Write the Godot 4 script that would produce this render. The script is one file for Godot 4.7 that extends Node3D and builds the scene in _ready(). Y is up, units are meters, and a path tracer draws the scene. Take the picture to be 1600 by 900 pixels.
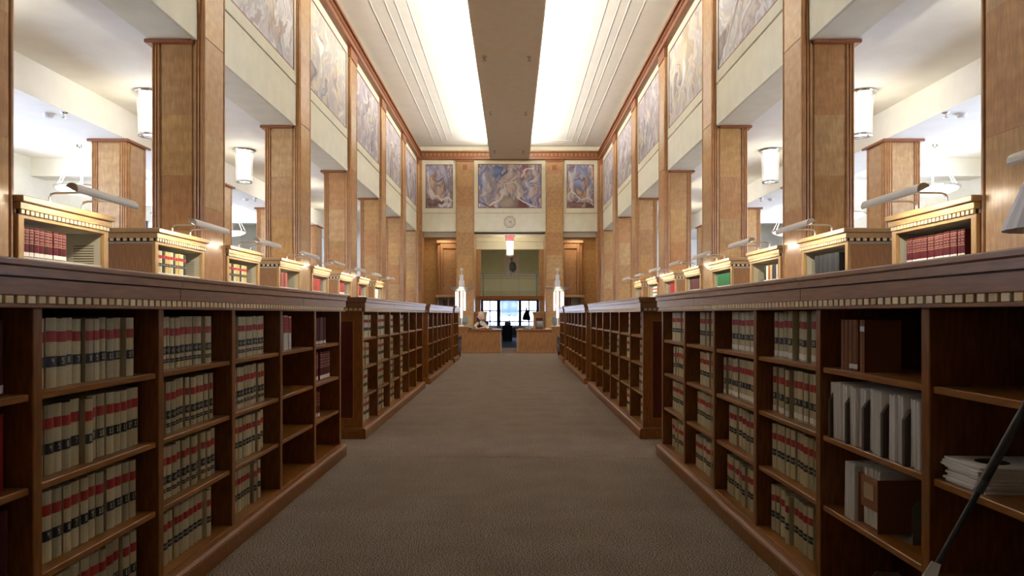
extends Node3D
# A long library hall seen down its central aisle. x runs across (the aisle's middle is 0), y is up, and D is the distance ahead of the camera (world z = -D).

const COLUMN_FACE := 3.15
const COLUMN_FIRST := 0.63
const COLUMN_STEP := 3.27
const COLUMN_DEEP := 0.56
const NTH := ["first", "second", "third", "fourth", "fifth", "sixth", "seventh", "eighth", "ninth", "tenth", "eleventh", "twelfth", "thirteenth", "fourteenth", "fifteenth", "sixteenth", "seventeenth", "eighteenth", "nineteenth", "twentieth"]
const ROWS := ["top", "second", "third", "bottom"]
var used := {}
var meshes := {}
var m := {}
var rng := RandomNumberGenerator.new()


class Shape:
	var v := PackedVector3Array()
	var n := PackedVector3Array()
	var uv := PackedVector2Array()
	var c := PackedColorArray()
	var tint := Color.WHITE
	var tinted := false

	func put(p: Vector3, normal: Vector3, t := Vector2.ZERO) -> void:
		v.append(p)
		n.append(normal)
		uv.append(t)
		if tinted:
			c.append(tint)

	func tri(a: Vector3, b: Vector3, d: Vector3, out: Vector3, ta := Vector2.ZERO, tb := Vector2.ZERO, td := Vector2.ZERO) -> void:
		var k := (b - a).cross(d - a)
		if k.length_squared() < 1e-16:
			return
		k = k.normalized()
		if k.dot(out) > 0:
			put(a, k, ta); put(d, k, td); put(b, k, tb)
		else:
			put(a, -k, ta); put(b, -k, tb); put(d, -k, td)

	func smooth(p: Array, q: Array) -> void:
		var k: Vector3 = (p[1] - p[0]).cross(p[2] - p[0])
		if k.length_squared() < 1e-18:
			return
		var order := [0, 2, 1] if k.dot(q[0] + q[1] + q[2]) > 0 else [0, 1, 2]
		for i in order:
			put(p[i], q[i])

	func quad(a: Vector3, b: Vector3, d: Vector3, e: Vector3, out: Vector3) -> void:
		tri(a, b, d, out, Vector2(0, 1), Vector2(1, 1), Vector2(1, 0))
		tri(a, d, e, out, Vector2(0, 1), Vector2(1, 0), Vector2(0, 0))

	func box(at: Vector3, size: Vector3, cut := 0.0) -> void:
		var h := size * 0.5
		cut = minf(cut, minf(h.x, minf(h.y, h.z)) * 0.8)
		for axis in 3:
			var b := (axis + 1) % 3
			var d := (axis + 2) % 3
			for s in [-1.0, 1.0]:
				var o := Vector3.ZERO
				o[axis] = s
				var p := []
				for w in [[-1, -1], [1, -1], [1, 1], [-1, 1]]:
					var q := Vector3.ZERO
					q[axis] = s * h[axis]
					q[b] = w[0] * (h[b] - cut)
					q[d] = w[1] * (h[d] - cut)
					p.append(at + q)
				quad(p[0], p[1], p[2], p[3], o)
			if cut > 0:
				for sb in [-1.0, 1.0]:
					for sd in [-1.0, 1.0]:
						var o := Vector3.ZERO
						o[b] = sb
						o[d] = sd
						var p := []
						for w in [[-1, 0], [1, 0], [1, 1], [-1, 1]]:
							var q := Vector3.ZERO
							q[axis] = w[0] * (h[axis] - cut)
							q[b] = sb * (h[b] - (cut if w[1] else 0.0))
							q[d] = sd * (h[d] - (0.0 if w[1] else cut))
							p.append(at + q)
						quad(p[0], p[1], p[2], p[3], o)
		if cut > 0:
			for sx in [-1.0, 1.0]:
				for sy in [-1.0, 1.0]:
					for sz in [-1.0, 1.0]:
						var s := Vector3(sx, sy, sz)
						var g := h - Vector3.ONE * cut
						tri(at + s * Vector3(h.x, g.y, g.z), at + s * Vector3(g.x, h.y, g.z), at + s * Vector3(g.x, g.y, h.z), s)

	# a profile of (radius, height) turned about the vertical line through AT
	func lathe(profile: Array, at := Vector3.ZERO, around := 20, share := 1.0, from := 0.0) -> void:
		for i in profile.size() - 1:
			var a: Vector2 = profile[i]
			var b: Vector2 = profile[i + 1]
			var slope := Vector2(b.y - a.y, a.x - b.x)
			if slope.length() < 1e-9:
				continue
			slope = slope.normalized()
			for k in around:
				var p := []
				var q := []
				for j in [k, k + 1]:
					var t: float = from + TAU * share * j / around
					var o := Vector3(cos(t), 0, sin(t))
					p.append(at + o * a.x + Vector3.UP * a.y)
					p.append(at + o * b.x + Vector3.UP * b.y)
					q.append(o * slope.x + Vector3.UP * slope.y)
				smooth([p[0], p[2], p[3]], [q[0], q[1], q[1]])
				smooth([p[0], p[3], p[1]], [q[0], q[1], q[0]])

	func tube(path: Array, radius: float, around := 8, last := -1.0) -> void:
		if last < 0:
			last = radius
		var rings := []
		var turned := []
		for i in path.size():
			var along: Vector3 = (path[mini(i + 1, path.size() - 1)] - path[maxi(i - 1, 0)]).normalized()
			var side := along.cross(Vector3.UP if absf(along.y) < 0.9 else Vector3.RIGHT).normalized()
			var up := side.cross(along)
			var r := lerpf(radius, last, float(i) / maxi(1, path.size() - 1))
			var ring := []
			var nn := []
			for k in around + 1:
				var t := TAU * k / around
				nn.append(side * cos(t) + up * sin(t))
				ring.append(path[i] + nn[k] * r)
			rings.append(ring)
			turned.append(nn)
		for i in path.size() - 1:
			for k in around:
				smooth([rings[i][k], rings[i][k + 1], rings[i + 1][k + 1]], [turned[i][k], turned[i][k + 1], turned[i + 1][k + 1]])
				smooth([rings[i][k], rings[i + 1][k + 1], rings[i + 1][k]], [turned[i][k], turned[i + 1][k + 1], turned[i + 1][k]])
		for end in [0, path.size() - 1]:
			var out: Vector3 = path[end] - path[1 if end == 0 else end - 1]
			for k in around:
				tri(path[end], rings[end][k], rings[end][k + 1], out)

	# a polygon laid out along U and V from AT and drawn out by W
	func prism(poly: PackedVector2Array, at: Vector3, u: Vector3, w: Vector3, along: Vector3) -> void:
		var mid := Vector2.ZERO
		for p in poly:
			mid += p / poly.size()
		var turn := 1.0 if not Geometry2D.is_polygon_clockwise(poly) else -1.0
		for i in poly.size():
			var a := poly[i]
			var b := poly[(i + 1) % poly.size()]
			var e := (b - a) * turn
			var out := u * e.y - w * e.x
			quad(at + u * a.x + w * a.y, at + u * b.x + w * b.y, at + u * b.x + w * b.y + along, at + u * a.x + w * a.y + along, out)
		var cut := Geometry2D.triangulate_polygon(poly)
		for i in range(0, cut.size(), 3):
			var p := []
			for j in 3:
				p.append(at + u * poly[cut[i + j]].x + w * poly[cut[i + j]].y)
			tri(p[0], p[1], p[2], -along)
			tri(p[0] + along, p[1] + along, p[2] + along, along)

	func ball(at: Vector3, r: Vector3, around := 12) -> void:
		for i in around / 2:
			for k in around:
				var p := []
				var q := []
				for w in [[i, k], [i + 1, k], [i + 1, k + 1], [i, k + 1]]:
					var a: float = PI * w[0] / (around / 2)
					var b: float = TAU * w[1] / around
					var o := Vector3(sin(a) * cos(b), cos(a), sin(a) * sin(b))
					p.append(at + o * r)
					q.append((o / r).normalized())
				smooth([p[0], p[1], p[2]], [q[0], q[1], q[2]])
				smooth([p[0], p[2], p[3]], [q[0], q[2], q[3]])

	func mesh() -> ArrayMesh:
		var a := []
		a.resize(Mesh.ARRAY_MAX)
		a[Mesh.ARRAY_VERTEX] = v
		a[Mesh.ARRAY_NORMAL] = n
		a[Mesh.ARRAY_TEX_UV] = uv
		if tinted:
			a[Mesh.ARRAY_COLOR] = c
		var out := ArrayMesh.new()
		if v.size():
			out.add_surface_from_arrays(Mesh.PRIMITIVE_TRIANGLES, a)
		return out


# ---------------------------------------------------------------- names and nodes

func numbered(called: String) -> String:
	var k: int = used.get(called, 0)
	used[called] = k + 1
	return called if k == 0 else "%s_%03d" % [called, k]


func at(x: float, y: float, d: float) -> Vector3:
	return Vector3(x, y, -d)


func thing(called: String, label: String, category: String, where: Vector3, group := "", turn := 0.0) -> Node3D:
	var o := Node3D.new()
	o.name = numbered(called)
	add_child(o)
	o.position = where
	o.rotation.y = turn
	o.set_meta("label", label)
	o.set_meta("category", category)
	if group:
		o.set_meta("group", group)
	return o


func setting(called: String, where := Vector3.ZERO) -> Node3D:
	var o := Node3D.new()
	o.name = called
	add_child(o)
	o.position = where
	o.set_meta("kind", "structure")
	return o


func part(parent: Node3D, called: String, mesh: Mesh, material: Material, where := Vector3.ZERO) -> MeshInstance3D:
	var o := MeshInstance3D.new()
	o.name = called
	o.mesh = mesh
	o.material_override = material
	o.cast_shadow = GeometryInstance3D.SHADOW_CASTING_SETTING_ON
	parent.add_child(o, true)
	o.position = where
	return o


func place_of(o: Node3D) -> Vector3:
	var p := Vector3.ZERO
	while o != self:
		p += o.position
		o = o.get_parent()
	return p


func box_mesh(size: Vector3, cut: float) -> Mesh:
	var key := "%.4f %.4f %.4f %.4f" % [size.x, size.y, size.z, cut]
	if not meshes.has(key):
		var s := Shape.new()
		s.box(Vector3.ZERO, size, cut)
		meshes[key] = s.mesh()
	return meshes[key]


# a board given by where it begins and ends across, up and ahead
func board(parent: Node3D, called: String, x0: float, x1: float, y0: float, y1: float, d0: float, d1: float, material: Material, cut := 0.0) -> MeshInstance3D:
	var size := Vector3(absf(x1 - x0), absf(y1 - y0), absf(d1 - d0))
	return part(parent, called, box_mesh(size, cut), material, at((x0 + x1) / 2, (y0 + y1) / 2, (d0 + d1) / 2) - place_of(parent))


# ---------------------------------------------------------------- materials

func noise_picture(low: Color, high: Color, frequency: float, seed_number: int, octaves := 4, middle := 0.5, size := 512, kind := FastNoiseLite.TYPE_SIMPLEX_SMOOTH, tight := 0.0) -> NoiseTexture2D:
	var f := FastNoiseLite.new()
	f.noise_type = kind
	f.frequency = frequency
	f.seed = seed_number
	f.fractal_octaves = octaves
	var g := Gradient.new()
	g.set_color(0, low)
	g.set_color(1, high)
	g.set_offset(0, tight)
	g.set_offset(1, 1.0 - tight)
	g.add_point(middle, low.lerp(high, 0.5))
	var t := NoiseTexture2D.new()
	t.width = size
	t.height = size
	t.seamless = true
	t.noise = f
	t.color_ramp = g
	return t


func plain(color: Color, rough := 0.6, metal := 0.0, shine := 0.5) -> StandardMaterial3D:
	var s := StandardMaterial3D.new()
	s.albedo_color = color
	s.roughness = rough
	s.metallic = metal
	s.metallic_specular = shine
	return s


func grained(low: Color, high: Color, scale: Vector3, rough: float, seed_number: int, frequency := 0.02, shine := 0.5, octaves := 4) -> StandardMaterial3D:
	var s := plain(Color.WHITE, rough, 0.0, shine)
	s.albedo_texture = noise_picture(low, high, frequency, seed_number, octaves)
	s.uv1_triplanar = true
	s.uv1_world_triplanar = true
	s.uv1_scale = scale
	return s


func retoned(source: StandardMaterial3D, tone: Color, shift: Vector3) -> StandardMaterial3D:
	var s: StandardMaterial3D = source.duplicate()
	s.albedo_color = tone
	s.uv1_offset = shift
	return s


func glowing(color: Color, energy: float) -> StandardMaterial3D:
	var s := plain(Color(0.9, 0.9, 0.88), 0.5)
	s.emission_enabled = true
	s.emission = color
	s.emission_energy_multiplier = energy
	return s


func glass(tint: Color, alpha: float) -> StandardMaterial3D:
	var s := plain(Color(tint.r, tint.g, tint.b, alpha), 0.05)
	s.transparency = BaseMaterial3D.TRANSPARENCY_ALPHA
	return s


func make_materials() -> void:
	# veneer of the columns: golden, upright grain; three tones as the sheets differ
	var veneer := grained(Color8(172, 136, 92), Color8(208, 172, 122), Vector3(5.5, 0.7, 5.5), 0.3, 3, 0.012)
	veneer.detail_enabled = true
	veneer.detail_blend_mode = BaseMaterial3D.BLEND_MODE_MUL
	veneer.detail_albedo = noise_picture(Color8(228, 220, 210), Color8(255, 255, 255), 0.012, 31, 3)
	veneer.detail_uv_layer = BaseMaterial3D.DETAIL_UV_2
	veneer.uv2_triplanar = true
	veneer.uv2_world_triplanar = true
	veneer.uv2_scale = Vector3(0.8, 1.3, 0.8)
	m.veneer = [veneer, retoned(veneer, Color8(240, 228, 218), Vector3(0.3, 0.4, 0.1)), retoned(veneer, Color8(255, 246, 224), Vector3(0.7, 0.2, 0.5)), retoned(veneer, Color8(244, 222, 208), Vector3(0.15, 0.8, 0.35))]
	m.reed = retoned(veneer, Color8(244, 220, 202), Vector3(0.4, 0.1, 0.6))
	m.crown_wood = grained(Color8(120, 78, 50), Color8(150, 104, 70), Vector3(7, 7, 0.7), 0.28, 7, 0.014)
	m.cornice = grained(Color8(120, 70, 40), Color8(160, 100, 60), Vector3(4, 4, 0.6), 0.4, 8, 0.014)
	m.cornice_across = grained(Color8(120, 70, 40), Color8(160, 100, 60), Vector3(0.6, 4, 4), 0.4, 8, 0.014)
	m.low_wood = grained(Color8(112, 64, 22), Color8(152, 96, 38), Vector3(7, 0.9, 7), 0.34, 9, 0.014)
	m.shelf_wood = grained(Color8(126, 76, 26), Color8(164, 108, 44), Vector3(7, 7, 0.8), 0.3, 10, 0.014)
	m.panel_wood = grained(Color8(62, 22, 13), Color8(90, 34, 20), Vector3(6, 0.8, 6), 0.32, 11, 0.014)
	m.case_wood = grained(Color8(176, 140, 92), Color8(206, 172, 120), Vector3(7, 7, 0.8), 0.36, 12, 0.014)
	m.case_upright = grained(Color8(172, 134, 84), Color8(204, 166, 112), Vector3(7, 0.8, 7), 0.36, 13, 0.014)
	m.case_side = grained(Color8(144, 102, 62), Color8(176, 130, 84), Vector3(7, 0.8, 7), 0.4, 14, 0.014)
	m.desk_wood = grained(Color8(134, 90, 48), Color8(162, 112, 64), Vector3(2.4, 0.6, 2.4), 0.35, 15, 0.012)
	m.dentil = [plain(Color8(228, 204, 156), 0.45), plain(Color8(208, 178, 126), 0.45), plain(Color8(236, 214, 170), 0.45)]
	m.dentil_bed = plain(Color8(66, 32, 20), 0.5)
	m.inlay = plain(Color8(150, 92, 52), 0.35)
	m.cream = grained(Color8(214, 206, 176), Color8(222, 215, 186), Vector3(0.6, 0.6, 0.6), 0.7, 16, 0.01)
	m.ceiling = grained(Color8(233, 230, 218), Color8(240, 237, 226), Vector3(0.4, 0.4, 0.4), 0.8, 17, 0.01)
	m.aisle_ceiling = grained(Color8(226, 222, 206), Color8(234, 230, 216), Vector3(0.4, 0.4, 0.4), 0.8, 18, 0.01)
	m.trough = grained(Color8(222, 210, 190), Color8(228, 217, 198), Vector3(0.5, 0.5, 0.5), 0.6, 19, 0.01)
	m.olive = grained(Color8(186, 182, 140), Color8(194, 190, 148), Vector3(0.6, 0.6, 0.6), 0.75, 20, 0.01)
	m.pale_wall = grained(Color8(214, 214, 202), Color8(222, 222, 212), Vector3(0.5, 0.5, 0.5), 0.8, 21, 0.01)
	m.liner = plain(Color8(112, 62, 42), 0.5)
	var carpet := plain(Color.WHITE, 0.95, 0.0, 0.2)
	carpet.albedo_texture = noise_picture(Color8(84, 74, 66), Color8(190, 174, 158), 0.09, 22, 2, 0.5, 512, FastNoiseLite.TYPE_SIMPLEX, 0.27)
	carpet.heightmap_enabled = true
	carpet.heightmap_texture = carpet.albedo_texture
	carpet.heightmap_scale = 0.8
	carpet.uv1_triplanar = true
	carpet.uv1_world_triplanar = true
	carpet.uv1_scale = Vector3(1.9, 1.9, 2.2)
	carpet.detail_enabled = true
	carpet.detail_blend_mode = BaseMaterial3D.BLEND_MODE_MUL
	carpet.detail_albedo = noise_picture(Color8(236, 232, 228), Color8(255, 255, 255), 0.008, 23, 3)
	carpet.detail_uv_layer = BaseMaterial3D.DETAIL_UV_2
	carpet.uv2_triplanar = true
	carpet.uv2_world_triplanar = true
	carpet.uv2_scale = Vector3(0.5, 0.5, 0.6)
	m.carpet = [carpet, retoned(carpet, Color8(250, 246, 242), Vector3(0.3, 0, 0.2)), retoned(carpet, Color8(255, 250, 244), Vector3(0.6, 0, 0.5))]
	m.office_carpet = grained(Color8(70, 76, 96), Color8(92, 98, 120), Vector3(1.2, 1.2, 1.2), 0.95, 24, 0.05)
	m.metal = plain(Color8(196, 190, 172), 0.4, 0.0)
	m.slot = plain(Color8(60, 56, 46), 0.7)
	m.brushed = plain(Color8(190, 184, 172), 0.35, 0.85)
	m.chrome = plain(Color8(215, 215, 215), 0.12, 1.0)
	m.shade_metal = plain(Color8(208, 200, 184), 0.4, 0.0)
	m.white_tube = glowing(Color8(255, 246, 230), 0.9)
	m.pendant_glow = glowing(Color8(255, 250, 238), 0.8)
	m.bowl_glow = glowing(Color8(255, 252, 246), 0.7)
	m.trough_tube = glowing(Color8(255, 250, 240), 3.0)
	m.clear = glass(Color8(250, 252, 250), 0.06)
	m.pane = glass(Color8(250, 252, 255), 0.05)
	m.dark_frame = plain(Color8(42, 46, 66), 0.5)
	m.leather = plain(Color8(74, 58, 44), 0.45)
	m.black = plain(Color8(22, 22, 24), 0.45)
	m.dark_grey = plain(Color8(64, 66, 70), 0.5)
	m.grey_plastic = plain(Color8(126, 128, 118), 0.5)
	m.white_paper = plain(Color8(240, 238, 232), 0.85)
	m.page = grained(Color8(176, 168, 146), Color8(206, 198, 176), Vector3(1, 1, 60), 0.85, 25, 0.02)
	m.standard_strip = plain(Color8(112, 92, 72), 0.4, 0.6)
	m.divider = plain(Color8(72, 58, 46), 0.7)
	m.stone = plain(Color8(208, 204, 200), 0.5)


# ---------------------------------------------------------------- the view and the light

func view_and_light() -> void:
	var camera := Camera3D.new()
	camera.name = "camera"
	camera.projection = Camera3D.PROJECTION_FRUSTUM
	camera.near = 0.05
	camera.far = 120.0
	camera.size = 0.05 * 900.0 / 1067.0
	camera.frustum_offset = Vector2(-1.0, 40.0) * 0.05 / 1067.0
	add_child(camera)
	camera.position = Vector3(0.1, 1.27, 0)
	camera.current = true
	var sky := ProceduralSkyMaterial.new()
	sky.sky_top_color = Color8(168, 192, 240)
	sky.sky_horizon_color = Color8(214, 224, 244)
	sky.ground_bottom_color = Color8(176, 190, 220)
	sky.ground_horizon_color = Color8(205, 218, 242)
	var e := Environment.new()
	e.background_mode = Environment.BG_SKY
	e.sky = Sky.new()
	e.sky.sky_material = sky
	e.background_energy_multiplier = 12.0
	e.tonemap_mode = Environment.TONE_MAPPER_LINEAR
	e.tonemap_exposure = 2.0
	e.sdfgi_enabled = true
	e.ssao_enabled = true
	e.ssil_enabled = true
	var w := WorldEnvironment.new()
	w.name = "world"
	w.environment = e
	add_child(w)
	# the lamps that lie along both edges of the hanging trough and light the ceiling
	for s in [-1, 1]:
		for part_of_run in 2:
			var l := AreaLight3D.new()
			l.name = "trough_light"
			l.area_size = Vector2(0.1, 9.2)
			l.light_color = Color8(255, 252, 248)
			l.light_energy = 14.0
			l.area_range = 30.0
			l.shadow_enabled = true
			add_child(l, true)
			l.position = at(s * 0.56, 6.66, 4.6 + 9.2 * (part_of_run + 0.5))
			l.basis = Basis(Vector3(0, 0, 1), s * deg_to_rad(-66.0)) * Basis(Vector3(1, 0, 0), PI / 2)


# ---------------------------------------------------------------- the hall itself

const DAYLIGHT := [5.3, 8.5, 11.2, 16.7, 20.0]


func column_at(k: int) -> float:
	return COLUMN_FIRST + COLUMN_STEP * k


func hall() -> void:
	var floor_node := setting("floor")
	board(floor_node, "carpet_length", -9.6, 9.6, -0.2, 0, -5.2, 6.04, m.carpet[0])
	board(floor_node, "carpet_length", -9.6, 9.6, -0.2, 0, 6.05, 17.3, m.carpet[1])
	board(floor_node, "carpet_length", -9.6, 9.6, -0.2, 0, 17.31, 25.5, m.carpet[2])
	var office := setting("floor_office")
	board(office, "office_carpet", -4.2, 4.2, -0.2, 0, 25.5, 36.5, m.office_carpet)

	var ceiling := setting("ceiling")
	board(ceiling, "ceiling_slab", -3.7, 3.7, 7.1, 7.4, -5.2, 24.3, m.ceiling)
	var edges := [[2.57, 23.5], [2.29, 23.25], [2.1, 23.0], [1.87, 22.85]]
	for e in edges:
		for s in [-1, 1]:
			board(ceiling, "ceiling_moulding", s * e[0] - 0.008, s * e[0] + 0.008, 7.094, 7.102, -4.8, e[1], m.ceiling, 0.004)
		board(ceiling, "ceiling_moulding", -e[0] - 0.008, e[0] + 0.008, 7.094, 7.102, e[1], e[1] + 0.016, m.ceiling, 0.004)

	# the trough: a long shallow tray under the ceiling, open at the top
	var tray := thing("light_trough", "long beige lighting trough hanging below the white hall ceiling", "light trough", at(0, 6.5, 9.1))
	var tray_shape := Shape.new()
	tray_shape.prism(PackedVector2Array([Vector2(-0.67, 0.05), Vector2(-0.665, 0.02), Vector2(-0.64, 0), Vector2(0.64, 0), Vector2(0.665, 0.02), Vector2(0.67, 0.05), Vector2(0.67, 0.13), Vector2(0.64, 0.13), Vector2(0.64, 0.06), Vector2(-0.64, 0.06), Vector2(-0.64, 0.13), Vector2(-0.67, 0.13)]), at(0, 0, 14.0), Vector3.RIGHT, Vector3.UP, Vector3(0, 0, 27.6))
	part(tray, "tray", tray_shape.mesh(), m.trough)
	board(tray, "end_plate", -0.64, 0.64, 6.5, 6.63, 23.08, 23.11, m.trough, 0.006)
	for s in [-1, 1]:
		board(tray, "lamp_tube", s * 0.56 - 0.015, s * 0.56 + 0.015, 6.62, 6.645, 4.6, 23.0, m.trough_tube)
	for d in [-1.0, 11.0, 23.0]:
		for s in [-1, 1]:
			var rod := Shape.new()
			rod.tube([at(s * 0.3, 6.56, d), at(s * 0.3, 7.1, d)], 0.012)
			part(tray, "hanger", rod.mesh(), m.brushed, -tray.position)
	for d in [13.9, 17.7, 21.9, 10.1, 6.3]:
		for s in [-1, 1]:
			var fit := thing("sprinkler_head", "small dark sprinkler head under the trough, %s side, %s row from the far end" % ["left" if s < 0 else "right", NTH[[21.9, 17.7, 13.9, 10.1, 6.3].find(d)]], "sprinkler", at(s * 0.46 - 0.02, 6.5, d), "sprinkler heads under the trough")
			var f := Shape.new()
			f.lathe([Vector2(0.001, 0), Vector2(0.035, -0.002), Vector2(0.03, -0.012), Vector2(0.012, -0.016), Vector2(0.012, -0.05), Vector2(0.03, -0.056), Vector2(0.03, -0.062), Vector2(0.001, -0.064)], Vector3.ZERO, 10)
			var sprinkler_body := part(fit, "body", f.mesh(), m.brushed)
			sprinkler_body.scale = Vector3.ONE * 1.5

	for s in [-1, 1]:
		var side := "left" if s < 0 else "right"
		var wall := setting("wall_" + side)
		board(wall, "upper_wall", s * 3.24, s * 3.7, 4.14, 7.3, -5.2, 24.2, m.cream)
		board(wall, "beam", s * 3.7, s * 4.02, 4.14, 4.6, -5.2, 23.9, m.aisle_ceiling)
		for k in range(-1, 7):
			var d0 := column_at(k) + COLUMN_DEEP
			var d1 := column_at(k + 1) if k < 6 else 23.52
			board(wall, "spandrel", s * 3.213, s * 3.24, 4.14, 4.762, d0, d1, m.cream, 0.004)
		# side aisle
		var aisle := setting("ceiling_%s_aisle" % side)
		board(aisle, "ceiling_slab", s * 4.02, s * 5.62, 4.29, 4.5, -5.2, 23.9, m.aisle_ceiling)
		board(aisle, "inner_beam", s * 5.62, s * 6.47, 3.86, 4.5, -5.2, 23.9, m.aisle_ceiling)
		board(aisle, "outer_slab", s * 6.47, s * 9.6, 4.34, 4.5, -5.2, 23.9, m.ceiling)
		for k in range(-1, 7):
			board(aisle, "cross_beam", s * 6.47, s * 9.4, 3.98, 4.36, column_at(k) - 0.25, column_at(k) + 0.2, m.aisle_ceiling)
		board(aisle, "roof_slab", s * 3.6, s * 9.6, 4.5, 4.8, -5.2, 24.2, m.ceiling)
		# outer wall with daylight windows
		var outer := setting("wall_%s_outer" % side)
		var spans := []
		var d_from := -5.2
		for w in DAYLIGHT:
			spans.append([d_from, w - 1.25])
			d_from = w + 1.25
		spans.append([d_from, 24.2])
		for q in spans:
			board(outer, "wall_pier", s * 9.4, s * 9.7, 0, 4.5, q[0], q[1], m.pale_wall)
		for w in DAYLIGHT:
			board(outer, "wall_below", s * 9.4, s * 9.7, 0, 0.7, w - 1.25, w + 1.25, m.pale_wall)
			board(outer, "wall_above", s * 9.4, s * 9.7, 3.7, 4.5, w - 1.25, w + 1.25, m.pale_wall)
			var win := setting("window_%d" % (DAYLIGHT.find(w) + (1 if s < 0 else 6)))
			for e in [[-1.25, -1.19, 0.7, 3.7], [1.19, 1.25, 0.7, 3.7], [-1.19, 1.19, 0.7, 0.76], [-1.19, 1.19, 3.64, 3.7], [-0.42, -0.38, 0.76, 3.64], [0.38, 0.42, 0.76, 3.64], [-1.19, 1.19, 2.2, 2.24]]:
				board(win, "window_frame", s * 9.5, s * 9.56, e[2], e[3], w + e[0], w + e[1], m.dark_frame)
			board(win, "pane", s * 9.525, s * 9.531, 0.76, 3.64, w - 1.19, w + 1.19, m.pane)
		# the aisle's end, with a wood jamb
		board(outer, "end_wall", s * 3.4, s * 9.7, 0, 4.5, 23.9, 24.2, m.pale_wall)
		board(outer, "jamb", s * 6.72, s * 6.98, 0, 3.4, 23.78, 23.9, m.veneer[0], 0.01)
		board(outer, "end_wall_behind", s * 3.15, s * 9.7, 0, 4.8, -5.4, -5.2, m.pale_wall)
		# cornice of the hall
		var cornice := setting("trim_" + ("1" if s < 0 else "2"))
		board(cornice, "fascia", s * 3.1, s * 3.24, 6.63, 6.73, -5.2, 23.9, m.cornice, 0.008)
		board(cornice, "dentil_bed", s * 3.13, s * 3.24, 6.73, 6.86, -5.2, 23.9, m.dentil_bed)
		board(cornice, "cap", s * 3.06, s * 3.24, 6.86, 6.92, -5.2, 23.9, m.cornice, 0.01)
		var teeth := Shape.new()
		var d := -5.0
		while d < 23.6:
			teeth.box(at(s * 3.117, 6.795, d), Vector3(0.034, 0.09, 0.045))
			d += 0.085
		part(cornice, "dentil_course", teeth.mesh(), m.cornice).set_meta("kind", "stuff")
	var behind := setting("wall_behind")
	board(behind, "wall_panel", -3.3, 3.3, 0, 7.3, -5.4, -5.2, m.veneer[0])

	for s in [-1, 1]:
		for k in range(0, 8):
			column(s, k)
		for k in range(1, 7):
			inner_column(s, k)


func column(s: int, k: int) -> void:
	var side := "left" if s < 0 else "right"
	var d0 := column_at(k)
	var d1 := d0 + COLUMN_DEEP
	if k == 7:
		d1 = 23.8
	var words := "tall golden veneered column with reeded edges, %s from the camera in the %s arcade" % [NTH[k], side]
	if k == 7:
		words = "slim golden corner column where the %s arcade meets the far wall" % side
	var o := thing("column", words, "column", at(s * 3.42, 0, (d0 + d1) / 2), "veneered columns of the arcade")
	var f := COLUMN_FACE
	board(o, "core", s * (f + 0.014), s * 3.68, 0, 4.14, d0 + 0.014, d1 - 0.014, m.veneer[0])
	board(o, "pilaster", s * (f + 0.012), s * 3.25, 4.14, 6.63, d0 + 0.012, d1 - 0.012, m.veneer[0])
	# veneer sheets on the face to the camera and on the face to the aisle
	var ys := [0.0, 0.85, 1.5, 2.14, 2.72, 3.36, 4.12]
	for i in ys.size() - 1:
		board(o, "veneer_sheet", s * 3.27, s * 3.585, ys[i], ys[i + 1] - 0.0015, d0 + 0.005, d0 + 0.014, m.veneer[(i * 7 + k * 3 + (s + 1)) % 4])
	ys = [0.0, 1.15, 2.4, 3.2, 4.2, 5.3, 6.4]
	for i in ys.size() - 1:
		var top: float = ys[i + 1] - (0.012 if i == 3 else 0.0015)
		board(o, "veneer_sheet", s * (f + 0.002), s * (f + 0.014), ys[i], top, d0 + 0.055, d1 - 0.055, m.veneer[(i * 5 + k + 2 * (s + 1)) % 4])
	board(o, "head_block", s * (f - 0.012), s * 3.24, 6.42, 6.63, d0 - 0.005, d1 + 0.005, m.cornice, 0.006)
	# reeds: upright half rounds along the edges
	var heads := [4.12, 6.42]
	for g in [[0.0, 0.1, 1], [0.45, 0.535, 0]]:
		for i in 3:
			var x: float = f + 0.018 + g[0] + 0.03 * i
			var reed := Shape.new()
			reed.tube([at(s * x, 0, d0 + 0.01), at(s * x, heads[g[2]] if g[2] else 4.12, d0 + 0.01)], 0.0135, 8)
			part(o, "reed", reed.mesh(), m.reed, -o.position)
			reed = Shape.new()
			reed.tube([at(s * x, 0, d1 - 0.01), at(s * x, heads[g[2]] if g[2] else 4.12, d1 - 0.01)], 0.0135, 6)
			part(o, "reed", reed.mesh(), m.reed, -o.position)
	for e in [d0 + 0.03, d1 - 0.03]:
		var bead := Shape.new()
		bead.tube([at(s * (f + 0.008), 0, e), at(s * (f + 0.008), 6.42, e)], 0.014, 8)
		part(o, "edge_bead", bead.mesh(), m.reed, -o.position)
	board(o, "capital", s * 3.25, s * 3.75, 4.1, 4.14, d0 - 0.05, d1 + 0.05, m.cornice, 0.008)


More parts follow.
